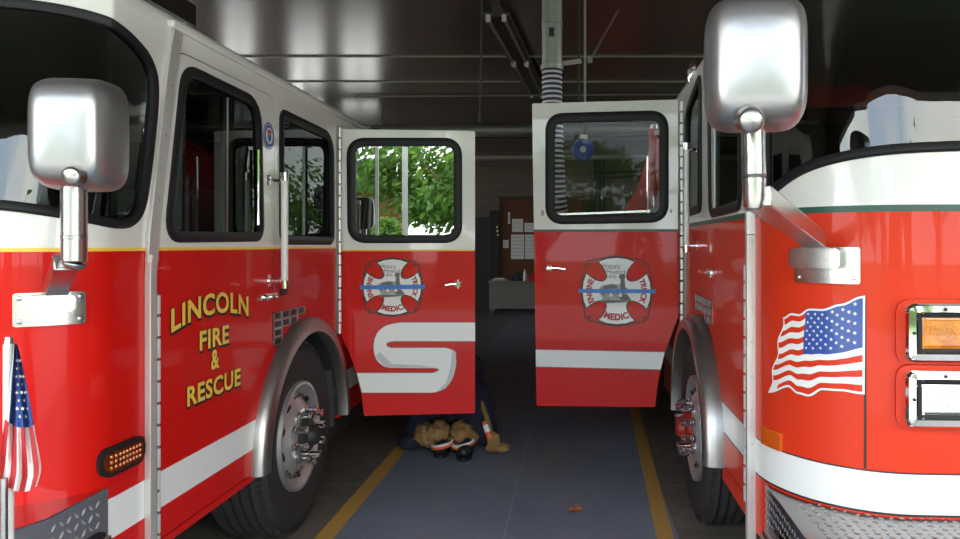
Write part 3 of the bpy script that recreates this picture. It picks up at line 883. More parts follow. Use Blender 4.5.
for pxx, wd in ((377, .010), (405, .018)):
    a = LD.hit(pxx, 147); b_ = LD.hit(pxx, 236); bar_between(mb, LD.P(a[0], a[1], .004), LD.P(a[0], b_[1], .004)+Vector((0, .0001, 0)), wd*2, .014, STEEL)
mb.build('window_sash', ldoor)
rb = dpx([(475, 322.5), (398, 322.5), (384, 326), (376, 334), (373, 347), (376, 360), (385, 367.5), (436, 368), (440, 369.5), (434, 373), (357, 373), (362, 392.5), (436, 392.5), (446, 388), (453, 378), (456.5, 362), (455, 352), (448, 347.8), (390, 347.8), (386, 345.5), (387, 342.5), (393, 341), (475, 341)])
rb = rounded(rb, [0]+[.06]*9+[0, 0]+[.06]*10+[0], 4)
sh1 = dpx([(434, 347.9), (448, 348), (455, 352.5), (456, 362), (450, 372), (440, 371.5), (442, 369), (437, 367.8), (430, 367.6)])
mb = SMB(); sheet(mb, LD, offset(rb, .004), matf=GREYINK, off=.002); sheet(mb, LD, rb, matf=STRIPE, off=.003)
sheet(mb, LD, dpx([(375, 356), (385, 367), (436, 367.6), (420, 365), (392, 364), (380, 352)]), matf=mat('pale_ribbon_grey', (.55, .56, .55), .4), off=.004)
sheet(mb, LD, dpx([(452, 349), (456, 352), (456, 362), (452, 378), (446, 388), (436, 392), (446, 383), (451, 366)]), matf=bpy.data.materials['pale_ribbon_grey'], off=.004)
mb.build('ribbon_stripe', ldoor)
e = LD.hit(392.5, 287); sc5 = 5.0/F
emblem(LD, e[0], e[1], 56*sc5, 55*sc5, ldoor)
def latch(surf, parent, pxa, pxb, py):
    a = surf.hit(pxa, py); b_ = surf.hit(pxb, py)
    mb = MB(); mb.tube([surf.P(a[0], a[1]-.008, .03), surf.P((a[0]+b_[0])/2, a[1], .035), surf.P(b_[0], b_[1], .03)], .009, CHROME, 10)
    mb.tube([surf.P(b_[0], b_[1], 0), surf.P(b_[0], b_[1], .04)], .012, CHROME, 10); mb.lathe(surf.P(b_[0], b_[1], 0), surf.P(b_[0], 0, 1)-surf.P(b_[0], 0, 0), [(0, .026), (.01, .024), (.014, .012)], CHROME, 16)
    mb.tube([surf.P(b_[0], b_[1]-.03, .012), surf.P(b_[0], b_[1]+.03, .012)], .008, CHROME, 8)
    return mb.build('door_handle', parent)
latch(LD, ldoor, 445, 458, 284)
piano_hinge('door_hinge', ldoor, LX, 4.84, 4.91, 1.02, 2.37, .022, 1)
# inner lining of the open door
mb = MB(); sheet(mb, LD, offset(dout, -.06), [offset(dw, .03)], (), DARK, -.052, .012); mb.build('door_lining', ldoor)
# small lights on the roof
mb = MB(); mb.box((-1.78, 6.3, 2.3), (-1.70, 6.38, 2.585), BLACK); mb.lathe((-1.70, 6.34, 2.55), (0, 0, 1), [(0, .02), (.03, .05), (.05, .05), (.05, .0001)], BLACK, 14)
mb.tube([(-1.70, 6.34, 2.3), (-1.70, 6.34, 2.56)], .018, BLACK); mb.build('roof_spotlight', left)
mb = MB(); mb.lathe((-1.82, 5.9, 2.50), (0, 0, 1), [(0, .06), (.05, .055), (.085, .03), (.09, .0001)], mat('brown_dome', (.10, .06, .04), .4), 18); mb.build('roof_beacon', left)

# small flag on a pole, clipped to the bumper of the left engine
fl = thing('parade_flag', 'small stars and stripes flag drooping from a pole on the left bumper', 'flag', (-1.56, 2.06, .79))
mb = MB(); mb.tube([px2(8.5, 540, 2.06), px2(8.5, 344, 2.06)], .013, mat('flag_pole_white', (.75, .74, .70), .4), 14); mb.tube([px2(8.5, 344, 2.06), px2(8.5, 337, 2.06)], .010, STEEL, 12, rr=[.013, .009])
mb.tube([px2(4, 540, 2.03), px2(4, 478, 2.03)], .009, STEEL, 12)
mb.build('pole', fl)
mb = MB(); nu, nv = 22, 30; vs = []
for j in range(nv+1):
    v = j/nv
    xl = 14-17*v**1.1; xr_ = 17+24*min(1, v*1.18)**.85 - (0 if v < .9 else (v-.9)*40)
    for i in range(nu+1):
        u = i/nu; yb_ = 344+ v*(132+26*u*(1-u)*1.6+10*u)
        dep = 2.055-.016-.012*sin(u*13+v*2)-.008*sin(u*25-v*4)
        vs.append(px2(xl+(xr_-xl)*u, yb_, dep))
fs = []; 
for j in range(nv):
    for i in range(nu): fs.append((j*(nu+1)+i, j*(nu+1)+i+1, (j+1)*(nu+1)+i+1, (j+1)*(nu+1)+i))
me_m = []
n0 = len(mb.v); mb.v += [tuple(p) for p in vs]
for k, f in enumerate(fs):
    i, j = k % nu, k//nu
    m_ = CLOTHB if (j < nv*.56) else (CLOTHR if (i//3) % 2 == 0 else CLOTHW)
    if j < nv*.56 and i < 3: m_ = CLOTHW
    mb.f.append(list(f)); mb.m.append(mb.mi(m_))
for j in range(8):
    v = .12+j*.058
    for i in range(3):
        u = .42+i*.22+(.1 if j % 2 else 0)
        if u > .93: continue
        xl = 14-17*v**1.1; xr_ = 17+24*min(1, v*1.18)**.85
        cpx, cpy = xl+(xr_-xl)*u, 344+v*138
        st = star(0, 0, .0062)
        dep = 2.055-.016-.012*sin(u*13+v*2)-.008*sin(u*25-v*4)-.003
        c3 = px2(cpx, cpy, dep); mb.add([c3]+[c3+Vector((a, 0, b_)) for a, b_ in st], [(0, k+1, (k+1) % 10+1) for k in range(10)], CLOTHW)
cl = mb.build('flag_cloth', fl, smooth=80)

# =================================================================== RIGHT ENGINE
RX = .74
right = thing('fire_engine', 'red and white fire engine on the right with a waving flag decal and square headlights', 'fire engine', (RX+1.24, 4.2, 0))
RS = Surf(outline(RX, 1, 6.3, 3.10, 2.59, .44, 2.48, bow=.06))
RS.rake = (1.85, .105)
def rs(Yv): return min(RS.at(Y=Yv))
RTOP, RBOT, RBELT = 2.66, .42, 1.728
def rpx(pts): return rect_px(RS, pts)
rw_front = rounded(rpx([(710, 112), (741, 84), (741, 205), (711, 214)]), [.06, .1, .06, .08])
rw_rear = rounded(rpx([(687, 112), (701, 74), (701.5, 208), (686, 214)]), [.1, .1, .06, .06])
wsr = rpx([(766, 196), (776, 189), (790, 177), (810, 166), (840, 157), (880, 150.5), (920, 147.5), (959, 146)])
wst = [(RS.hit(766, 150)[0]+.0, 2.05), (RS.hit(768, 150)[0], 2.35), (RS.hit(776, 100)[0], 2.50), (RS.hit(800, 50)[0], 2.58), (RS.hit(860, 50)[0], 2.60)]
wsR = wsr + [(RS.s[-1]/2, wsr[-1][1]+.005)]
mir = lambda p: (RS.s[-1]-p[0], p[1])
wsR = wsR + [mir(p) for p in reversed(wsr)] + [mir(p) for p in wst] + [p for p in reversed(wst)]
wsR = rounded(wsR, .15, 4)
arch = semicirc(RS, 4.43, .49, .63, rs); arch = [(arch[0][0], .2)] + arch + [(arch[-1][0], .2)]
Zs = [RBELT+.012, RBELT-.012, .812, .806, .668, .660]
def rm(s_, z_):
    if z_ > RBELT+.012: return WHITE
    if z_ > RBELT-.012: return GREEN
    if .660 < z_ < .812:
        return STRIPE if .668 < z_ < .806 else BLACK
    return RED2
rfd = rounded([(rs(4.02), 1.10), (rs(4.02), 2.5), (rs(3.22), 2.5), (rs(3.22), .50), (rs(3.78), .50), (rs(3.82), .80), (rs(3.92), .98)], [.01, .08, .08, .01, .01, .01, .01])
hl = [(RS.hit(910, 330)[0], 1.0), (RS.hit(910, 330)[0]+.30, 1.0), (RS.hit(910, 330)[0]+.30, 1.39), (RS.hit(910, 330)[0], 1.39)]
mb = MB()
sheet(mb, RS, [(0, RBOT), (RS.s[-1], RBOT), (RS.s[-1], RTOP), (0, RTOP)], [rfd, rw_rear, wsR, arch], Zs, rm, 0, .03)
roof(mb, RS, RTOP, WHITE, .13)
mb.build('cab_shell', right)
mb = MB(); sheet(mb, RS, offset(rfd, -.005), [rw_front], Zs, rm, 0, .03); rdoorf = mb.build('front_door', right)
gasket(RS, rw_front, .05, .014, 'window_gasket', rdoorf); pane(RS, rw_front, 'window_pane', rdoorf, GLASSD)
gasket(RS, rw_rear, .05, .014, 'window_gasket', right); pane(RS, rw_rear, 'window_pane', right, GLASSD)
gasket(RS, wsR, .036, .016, 'windshield_gasket', right); pane(RS, wsR, 'windshield', right, GLASS)
# corner seam line beside the flag, hood seam
mb = SMB(); s_ = RS.hit(863.5, 350)[0]
sheet(mb, RS, [(s_+.002, .815), (s_+.010, .815), (s_+.010, EYE-(298-VY)*2.63/F), (s_+.002, EYE-(298-VY)*2.63/F)], matf=BLACK, off=.002); mb.build('panel_seam', right)
# rail at the corner
mb = MB(); yv = 3.14
pts = [px2(757, 150, yv), px2(756, 196, yv), px2(750, 212, yv-.02), px2(750.5, 235, yv-.03), px2(751, 548, yv-.03)]
for i in range(len(pts)-1): bar_between(mb, pts[i], pts[i+1], .038, .035, ANOD)
for k in range(9): mb.lathe((pts[4].x, pts[4].y-.018, .5+k*.14), (0, -1, 0), [(-.002, .005), (.002, .004), (.002, .0001)], STEEL, 8)
mb.build('corner_trim', right, bevel=.006)
piano_hinge('door_hinge', rdoorf, RX, 3.19, 3.225, .5, 1.52, .02, -1)
# waving flag decal
cols = [((785, 319), (771, 391)), ((792, 315), (789, 385)), ((800, 316), (799, 392)), ((810, 310.5), (809, 394.5)), ((823, 311), (822, 388)), ((841, 306), (841, 389)), ((863, 298), (862.5, 392))]
wob = [[0, -1.5, 0, 1.5, 0, -1, 0], ]
def FW(u, v):
    t = u*(len(cols)-1); i = min(int(t), len(cols)-2); k = t-i; k2 = k*k*(3-2*k)
    (a0, b0), (a1, b1) = cols[i], cols[i+1]
    xa = a0[0]+(a1[0]-a0[0])*k; ya = a0[1]+(a1[1]-a0[1])*k2; xb = b0[0]+(b1[0]-b0[0])*k; yb = b0[1]+(b1[1]-b0[1])*k2
    x = xa+(xb-xa)*v; y = ya+(yb-ya)*v
    y += 2.2*sin(pi*v)*sin(u*9.5+.6); x += 1.5*sin(v*16)*(1-u)**3
    return RS.hit(x, y)
NU = 30
def fstrip(u0, u1, v0, v1):
    t = [FW(u0+(u1-u0)*i/NU, v0) for i in range(NU+1)]; b_ = [FW(u0+(u1-u0)*i/NU, v1) for i in range(NU, -1, -1)]; return t+b_
mb = SMB(); edge = [FW(i/NU, 0) for i in range(NU+1)] + [FW(1, j/12) for j in range(1, 13)] + [FW(1-i/NU, 1) for i in range(1, NU+1)] + [FW(0, 1-j/24) for j in range(1, 24)]
sheet(mb, RS, offset(edge, .009), matf=BLACK, off=.0022); sheet(mb, RS, offset(edge, .0075), matf=STRIPE, off=.003)
for j in range(0, 13, 2): sheet(mb, RS, fstrip(.0 if j < 12 else .06, 1, (j+.03)/13, (j+.97)/13), matf=RED2, off=.0038)
can = [FW(.44+.56*i/20, .0) for i in range(21)] + [FW(1, .54*j/8) for j in range(1, 9)] + [FW(1-.60*i/20, .54) for i in range(1, 21)] + [FW(.40+.04*j/8, .54*(1-j/8)) for j in range(1, 8)]
sheet(mb, RS, can, matf=BLUE, off=.0046)
for j in range(9):
    n_ = 6 if j % 2 == 0 else 5
    for i in range(n_):
        u = (i+.5)/6 if n_ == 6 else (i+1)/6; v = (j+.8)/10.2*.54
        uu = .44-.04*v/.54 + (.56+.04*v/.54)*u*.98; c2 = FW(uu, v)
        sheet(mb, RS, star(c2[0], c2[1], .0062+.002*u, .15), matf=STRIPE, off=.0054)
mb.build('waving_flag_decal', right)
# marker reflector on the corner
mb = MB(); a = RS.hit(764, 435)[0]; b_ = RS.hit(783, 437)[0]; z0_ = EYE-(446-VY)*2.95/F; z1_ = EYE-(425-VY)*3.0/F
sheet(mb, RS, [(a, z0_), (b_, z0_), (b_, z1_), (a, z1_)], matf=mat('orange_reflector', (.62, .10, .006), .25, coat=.6), off=.014, thick=.016); mb.build('side_reflector', right, bevel=.003)
# headlights
def lamp(pyt, pyb, lens, nm):
    s0_ = RS.hit(902, 330)[0]; zt = EYE-(pyt-VY)*2.57/F; zb = EYE-(pyb-VY)*2.57/F; wd = .33
    base = rounded([(s0_-.022, zb-.012), (s0_+wd+.022, zb-.012), (s0_+wd+.022, zt+.012), (s0_-.022, zt+.012)], .05, 6)
    mb = MB(); sheet(mb, RS, base, matf=RED2, off=.018, thick=.02); o = mb.build(nm, right)
    lp = rounded([(s0_, zb), (s0_+wd, zb), (s0_+wd, zt), (s0_, zt)], .035, 6)
    mb = MB(); rim(mb, RS, lp, [(0, .015), (.0, .05), (-.008, .06), (-.028, .062), (-.034, .054), (-.034, .015)], CHROME)
    rim(mb, RS, offset(lp, -.034), [(0, .015), (0, .057), (-.004, .06), (-.012, .058), (-.012, .015)], RUBBER)
    for (q_, w_) in ((s0_+.02, zt-.02), (s0_+.02, zb+.02)): screws(mb, RS, [(q_, w_)], .062, .006)
    screws(mb, RS, [(s0_+.022, (zt+zb)/2), (s0_+.12, zt-.018)], .062, .006, BLACK)
    mb.build('bezel', o)
    mb = MB(); lq = offset(lp, -.044); sheet(mb, RS, lq, matf=lens, off=.050, thick=.02)
    rim(mb, RS, offset(lq, -.004), [(0, .05), (0, .054), (-.006, .056), (-.009, .05)], CHROME if lens is CLEAR else AMBER)
    mb.build('lens', o)
lamp(303, 361, AMBER, 'turn_signal'); lamp(369, 426, CLEAR, 'headlight')
# fender, wheel, body
fender(right, RX, -1, 4.43, .49, .70, .10)
wheel(right, RX-.045, 4.40, -1, RIMM, True)
vent(right, RS, rs, RX, -1, 4.10, 4.60, 1.02, 1.30, 6, 6, 4.43, .49, .72)
mb = MB(); prof = [(7.3, .5), (7.3, 2.70), (9.25, 2.32), (11.2, 2.18), (11.2, .5)]
mb.prism([(RX+.02, y, z) for y, z in prof], (2.42, 0, 0), RED); mb.build('rear_body', right, bevel=.01)
mb = MB(); mb.box((RX+.2, 6.3, .5), (RX+2.3, 7.3, 2.2), DARK); mb.build('pump_panel', right)
mb = MB(); mb.tube([(RX-.03, 6.85, 2.05), (RX-.03, 6.85, 2.66)], .045, FRED, 16); mb.tube([(RX-.03, 6.85, 2.66), (RX-.03, 6.85, 2.70)], .035, BRUSH, 16)
mb.tube([(RX-.03, 6.85, 1.93), (RX-.03, 6.85, 2.05)], .02, CHROME, 12); mb.tube([(RX-.03, 6.85, .9), (RX-.03, 6.85, 1.95)], .04, PIPE, 14); mb.box((RX-.03, 6.80, .9), (RX+.25, 6.9, .96), STEEL); mb.box((RX-.03, 6.8, 2.6), (RX+.25, 6.9, 2.64), STEEL); mb.build('red_rear_rail', right)
mb = MB(); mb.tube([(RX-.01, 7.6, 1.0), (RX-.01, 7.6, 2.5)], .014, CHROME); mb.build('rear_grab_rail', right)
mb = MB(); mb.box((RX+.5, 3.0, .35), (RX+2.0, 11.0, .58), CHASSIS); mb.box((RX+.1, 4.95, .3), (RX+.6, 6.2, .48), CHASSIS)
mb.lathe((RX+.08, 9.6, .53), (1, 0, 0), [(0, .1), (0, .5), (.05, .53), (.5, .53), (.55, .5), (.55, .1)], TYRE, 40); mb.build('chassis', right)
mb = MB(); mb.box((RX+.06, 3.3, .60), (RX+2.4, 6.2, .68), DARK); mb.box((RX+.06, 6.2, .68), (RX+2.4, 6.25, 2.6), DARK); mb.box((RX+.45, 2.75, 1.3), (RX+2.05, 3.15, 1.78), DARK); mb.build('cab_interior', right)
seat(right, RX+.5, 3.7, .80); seat(right, RX+1.95, 3.7, .80)
mb = MB(); mb.lathe((RX+.55, 3.25, 1.80), (0, -.6, .8), [(0, .21), (.012, .222), (.024, .21), (.012, .198), (0, .21)], BLACK, 32); mb.tube([(RX+.55, 3.25, 1.80), (RX+.55, 3.05, 1.6)], .025, BLACK); mb.obox((RX+.55, 3.25, 1.8), (.4, .03, .03), BLACK); mb.build('steering_wheel', right)
# wipers / cab radio stalk hanging behind the windscreen
mb = MB(); mb.tube([(RX+1.0, 2.95, 2.60), (RX+1.02, 2.93, 2.42)], .008, BLACK); mb.lathe((RX+1.02, 2.93, 2.34), (0, 0, 1), [(0, .03), (.03, .035), (.08, .012), (.09, .0001)], SEAT, 16); mb.build('dome_microphone', right)
handle('grab_rail', right, (RX-.07, 4.55, 1.575), (RX-.07, 4.55, 2.20), .0175, (-1, 0, 0), .07, m=bpy.data.materials['white_rail_paint'])
mb = MB(); zh = EYE-(272-VY)*4.2/F
mb.tube([(RX-.035, 4.28, zh), (RX-.04, 4.12, zh+.004), (RX-.035, 4.0, zh+.01)], .009, CHROME, 10); mb.tube([(RX, 4.1, zh), (RX-.045, 4.1, zh)], .013, CHROME, 10); mb.lathe((RX, 4.1, zh), (-1, 0, 0), [(0, .032), (.012, .030), (.016, .015), (.016, .0001)], CHROME, 16); mb.build('door_handle', rdoorf)
# marker lamp on roof side
mb = MB(); mb.lathe((RX+.01, 4.78, 2.70), (-1, 0, .1), [(0, .07), (.02, .072), (.035, .05), (.04, .0001)], CHROME, 20); mb.build('roof_marker_lamp', right)
# mirror on arm
ym = 1.97
mirror_head(right, (756-VX)*ym/F, ym, EYE-(63-VY)*ym/F, 102*ym/F, 132*ym/F, R(-8))
arm = MB()
arm.lathe(px2(751, 120, ym-.10), (0, -1, -.2), [(-.03, .036), (.012, .032), (.02, .022), (.024, .0001)], BRUSH, 24)
arm.tube([px2(753, 120, ym), px2(754, 176, ym)], .0315, BRUSH, 24); arm.tube([px2(754, 174, ym), px2(754, 177, ym)], .0325, STEEL, 24)
arm.tube([px2(754, 177, ym), px2(754, 200, ym), px2(753, 210, ym)], .03, BRUSH, 24, rr=[.0315, .029, .022])
bar_between(arm, px2(757, 196, ym), px2(815, 240, 2.62), .075, .055, BRUSH)
arm.build('mirror_arm', right, bevel=.005)
mb = MB(); a = RS.hit(797, 265)[0]; b_ = RS.hit(861, 265)[0]; zt, zb = EYE-(247-VY)*2.66/F, EYE-(284-VY)*2.66/F
sheet(mb, RS, rounded([(a, zb), (b_, zb), (b_, zt), (a, zt)], .01), matf=BRUSH, off=.014, thick=.016)
sheet(mb, RS, rounded([(a+.01, zb+.055), (b_-.055, zb+.055), (b_-.055, zt-.004), (a+.01, zt-.004)], .02), matf=BRUSH, off=.06, thick=.05)
screws(mb, RS, [(b_-.02, zt-.022), (b_-.02, zb+.022), (a+.02, zb+.02)], .015, .008, CHROME)
mb.build('mirror_bracket', right, bevel=.004)
# bumper
z1b, z0b = .655, .36
bp_ = [(.755, 3.03), (.735, 2.42), (.78, 2.28), (1.0, 2.14), (1.5, 2.05), (1.98, 2.03), (2.46, 2.05), (2.96, 2.14), (3.18, 2.28), (3.22, 2.42), (3.20, 3.03)]
mb = MB(); mb.prism([(x, y, z0b) for x, y in bp_], (0, 0, z1b-z0b), PLATE)
lozenges(mb, (.80, 2.20, z1b+.0005), (1.0, 0, 0), (0, .56, 0), 0, 0, BRUSH)
lozenges(mb, (.7515, 2.98, z0b+.01), (-.018, -.54, 0), (0, 0, .28), 0, 0, BRUSH)
bump_r = mb.build('front_bumper', right, bevel=.004)
mb = MB(); mb.obox((.715, 2.66, .50), (.05, .26, .09), BRUSH); mb.obox((.685, 2.66, .50), (.02, .22, .06), CHROME); mb.build('bumper_step_light', bump_r, bevel=.01)

# open crew door
ang = R(8)
RD = Surf([(RX-cos(ang)*1.3, 5.2+sin(ang)*1.3), (RX, 5.2)])
def epx(pts): return rect_px(RD, pts)
dout = rounded(epx([(532, 103.5), (678, 99.5), (678.5, 316), (673, 330), (664, 355), (658, 382), (655, 407), (536.5, 406)]), [.015, .01, .01, .01, .01, .01, .01, .012])
dw = rounded(epx([(550, 118), (664, 115), (664, 218), (550, 220)]), .10, 8)
zg = epx([(600, 231)])[0][1]; zsa = epx([(600, 351)])[0][1]; zsb = epx([(600, 368)])[0][1]
mb = MB()
def rdm(s_, z_):
    if z_ > zg+.012: return WHITE
    if z_ > zg-.006: return GREEN
    if zsb-.005 < z_ < zsa+.005: return STRIPE if zsb < z_ < zsa else GREYINK
    return RED
sheet(mb, RD, dout, [dw], [zg+.012, zg-.006, zsa, zsb, zsa+.005, zsb-.005], rdm, 0, .05)
rdoor = mb.build('crew_door', right)
gasket(RD, dw, .065, .018, 'window_gasket', rdoor)
pane(RD, offset(dw, -.005), 'window_pane', rdoor, glass('clear_door_glass', (.88, .91, .90), .012, .3))
mb = MB(); a = epx([(556, 214.5)])[0]; b_ = epx([(650, 211)])[0]; bar_between(mb, RD.P(a[0], a[1], -.01), RD.P(b_[0], b_[1], -.01), .012, .014, BRUSH); mb.build('window_sash', rdoor)
e = RD.hit(616.5, 291); sc5 = 5.28/F
emblem(RD, e[0], e[1], 68*sc5, 66*sc5, rdoor)
latch(RD, rdoor, 566, 549, 268)
mb = MB(); sheet(mb, RD, offset(dout, -.06), [offset(dw, .03)], (), DARK, -.052, .012); mb.build('door_lining', rdoor)
piano_hinge('door_hinge', rdoor, RX, 5.04, 5.16, 1.05, 2.58, .03, -1)
mb = SMB(); e2 = RD.hit(542.5, 213)
sheet(mb, RD, [(e2[0]+.012*cos(t*pi/5), e2[1]+.022*sin(t*pi/5)) for t in range(10)], matf=GREYINK2, off=.002); mb.build('small_decal', rdoor); mb = SMB(); e2 = RD.hit(671, 211); sheet(mb, RD, [(e2[0]+.009*cos(t*pi/5), e2[1]+.016*sin(t*pi/5)) for t in range(10)], matf=GREYINK2, off=.002); mb.build('small_decal', rdoor)

# =================================================================== turnout gear on the floor
def blob(name, ells, m, parent=None, vox=.014, disp=.03, size=.12, extra=None):
    bm = bmesh.new()
    for (c, r_) in ells:
        bmesh.ops.create_icosphere(bm, subdivisions=3, radius=1, matrix=Matrix.Translation(c) @ Matrix.Diagonal((*r_, 1)))
    me = bpy.data.meshes.new(name); bm.to_mesh(me); bm.free(); me.materials.append(m)
    me.polygons.foreach_set('use_smooth', [True]*len(me.polygons))
    o = bpy.data.objects.new(name, me); link(o, parent)
    a = o.modifiers.new('r', 'REMESH'); a.mode = 'VOXEL'; a.voxel_size = vox; a.use_smooth_shade = True
    s_ = o.modifiers.new('s', 'SMOOTH'); s_.iterations = 3
    tx = bpy.data.textures.new(name, 'CLOUDS'); tx.noise_scale = size; tx.noise_depth = 3
    d = o.modifiers.new('d', 'DISPLACE'); d.texture = tx; d.strength = disp; d.mid_level = .55
    return o
V3 = Vector
coat = blob('turnout_coat', [(V3((-.98, 6.02, .36)), (.30, .20, .26)), (V3((-1.22, 5.93, .20)), (.13, .13, .19)), (V3((-1.30, 5.86, .07)), (.09, .11, .065)), (V3((-.80, 5.92, .27)), (.17, .14, .26)), (V3((-.72, 5.90, .16)), (.11, .12, .15)), (V3((-.95, 6.0, .60)), (.22, .15, .18)), (V3((-.97, 5.86, .32)), (.07, .08, .10))], NAVY, disp=.05)
tag(coat, 'dark navy turnout coat heaped on the floor under the left open door', 'coat')
pants = thing('turnout_pants', 'tan turnout trousers bunched down around the black boots on the floor', 'trousers', (-1.0, 5.75, 0))
for cx_, wd in ((-1.115, .15), (-.87, .12)):
    pl = blob('trouser_leg', [(V3((cx_, 5.82, .13)), (wd, .12, .10)), (V3((cx_+(.05 if cx_ < -1 else -.02), 5.78, .16)), (wd*.7, .10, .09))], TAN, pants, vox=.010, disp=.075, size=.05)
    cu_ = cx_+(.10 if cx_ < -1 else .01)
    mb = MB(); pts = [(cu_+.062*cos(t)*1.25, 5.71+.10*sin(t)*1.0, .082+.015*cos(t)) for t in [2*pi*k/24 for k in range(25)]]
    mb.tube(pts, .013, ORANGE, 8, caps=False); mb.tube([(x, y-.004, z+.016) for x, y, z in pts], .010, SILVER, 8, caps=False); mb.build('reflective_band', pl)
for k, (px_, py_) in enumerate(((441, 452), (464, 454))):
    yb_ = EYE*F/((456 if k == 0 else 459)-VY); x_ = (px_-VX)*yb_/F
    b0 = thing('rubber_boot', ['black rubber boot standing under the left trouser leg', 'black rubber boot standing under the right trouser leg, nearer the lane'][k], 'boot', (x_, yb_, 0), 'black rubber boots in the trousers')
    o = blob('boot_upper', [(V3((x_, yb_+.05, .065)), (.058, .10, .050)), (V3((x_, yb_+.14, .08)), (.050, .06, .07)), (V3((x_, yb_-.0, .055)), (.052, .055, .045))], BOOT, b0, vox=.008, disp=.004)
    mb = MB(); mb.prism([(x_+.062*cos(t)*(1 if sin(t) < 0 else .85), yb_+.05+.125*sin(t), .0) for t in [2*pi*q/24 for q in range(24)]], (0, 0, .028), RUBBER); mb.build('boot_sole', b0)
sl = thing('turnout_sleeve', 'tan suspender strap end with orange tape trailing right of the coat', 'strap', (-.60, 5.75, 0))
blob('strap_end', [(V3((-.60, 5.76, .045)), (.10, .06, .04)), (V3((-.56, 5.75, .04)), (.06, .05, .035)), (V3((-.635, 5.77, .10)), (.05, .04, .07))], TAN, sl, vox=.009, disp=.03, size=.05)
mb = MB(); mb.tube([(-.74, 5.84, .38), (-.69, 5.79, .27), (-.655, 5.76, .15)], .022, TAN, 10); mb.build('strap', sl)
mb = MB(); mb.tube([(-.705, 5.785, .24), (-.66, 5.745, .12)], .022, ORANGE, 10); mb.tube([(-.695, 5.77, .215), (-.675, 5.755, .165)], .024, SILVER, 10); mb.build('reflective_tape', sl)
# trailing hose-like navy strap left of the coat covered by the coat

# leaf
lf = MB(); cpt = px2(575, 511, 1200/266.); cpt.z = .003
ol = []
for k in range(22):
    t = 2*pi*k/22; rr_ = .036*(1+.35*cos(5*t)); ol.append((cpt.x+rr_*cos(t), cpt.y+rr_*sin(t)*1.5, .006+.018*abs(sin(t*1.5))))
lf.add([(cpt.x, cpt.y, .008)]+ol, [(0, k+1, (k+1) % 22+1) for k in range(22)], LEAFM)
lo = lf.build('dry_leaf', smooth=0); s_ = lo.modifiers.new('s', 'SOLIDIFY'); s_.thickness = .002
tag(lo, 'curled brown dry leaf lying on the blue floor between the engines', 'leaf')

# =================================================================== overhead: lights, pipes, hose
def fixture(y0, x0_, y1, x1_, lab):
    o = thing('fluorescent_light', lab, 'light', ((x0_+x1_)/2, (y0+y1)/2, H), 'ceiling strip lights')
    d = Vector((x1_-x0_, y1-y0, 0)); 
    mb = MB(); bar_between(mb, (x0_, y0, H-.10), (x1_, y1, H-.10), .30, .05, FIXM); bar_between(mb, (x0_, y0, H-.051), (x1_, y1, H-.051), .10, .10, FIXM)
    mb.build('housing', o)
    n = d.cross(V3((0, 0, 1))).normalized()
    for q in (-.09, .09):
        t = MB(); a = V3((x0_, y0, H-.15))+n*q; b_ = V3((x1_, y1, H-.15))+n*q; e_ = d.normalized()*.04
        t.tube([a+e_, b_-e_], .018, TUBEM, 10); t.build('tube', o)
    for q in (-.09, .09):
        for p_ in (V3((x0_, y0, H-.145)), V3((x1_, y1, H-.145))): t = MB(); t.obox(p_+n*q, (.05, .03, .08), PAPER); t.build('lamp_holder', o)
fixture(8.45, -.90, 10.5, -.79, 'nearer unlit fluorescent strip light on the ceiling beside the round duct')
fixture(10.6, -.785, 12.8, -.67, 'farther unlit fluorescent strip light in line with the nearer one')
# exhaust duct with hose
ex = thing('exhaust_duct', 'round grey metal duct hanging from the ceiling above the right open door', 'duct', (-.235, 7.3, H))
mb = MB(); xp = (552-VX)*7.3/F; zpe = EYE-(68-VY)*7.3/F
mb.tube([(xp, 7.3, H-.002), (xp, 7.3, zpe)], .098, GALV, 28); 
for zz in (H-.25, H-.55): mb.lathe((xp, 7.3, zz), (0, 0, 1), [(-.012, .098), (-.008, .103), (.008, .103), (.012, .098)], GALV, 28)
mb.build('duct_pipe', ex)
mb = MB(); mb.lathe((xp, 7.3, zpe), (0, 0, 1), [(-.02, .10), (-.02, .112), (.02, .112), (.02, .10)], STEEL, 28); mb.build('hose_clamp', ex); mb = MB(); mb.obox((xp, 7.19, zpe+.32), (.05, .03, .08), BLACK); mb.build('damper_handle', ex)
hs = MB(); path = [V3((xp, 7.3, zpe)), V3((xp+.005, 7.3, 2.9)), V3((xp+.03, 7.3, 2.3)), V3((xp+.06, 7.35, 1.9)), V3((xp+.14, 7.5, 1.4)), V3((xp+.32, 7.7, 1.0)), V3((xp+.55, 7.9, .72)), V3((xp+.78, 8.1, .52))]
def smooth_path(P, n):
    out = []
    for i in range(len(P)-1):
        p0, p1, p2, p3 = P[max(i-1, 0)], P[i], P[i+1], P[min(i+2, len(P)-1)]
        for k in range(n):
            t = k/n; out.append(.5*((2*p1)+(-p0+p2)*t+(2*p0-5*p1+4*p2-p3)*t*t+(-p0+3*p1-3*p2+p3)*t**3))
    return out+[P[-1]]
sp = smooth_path(path, 40)
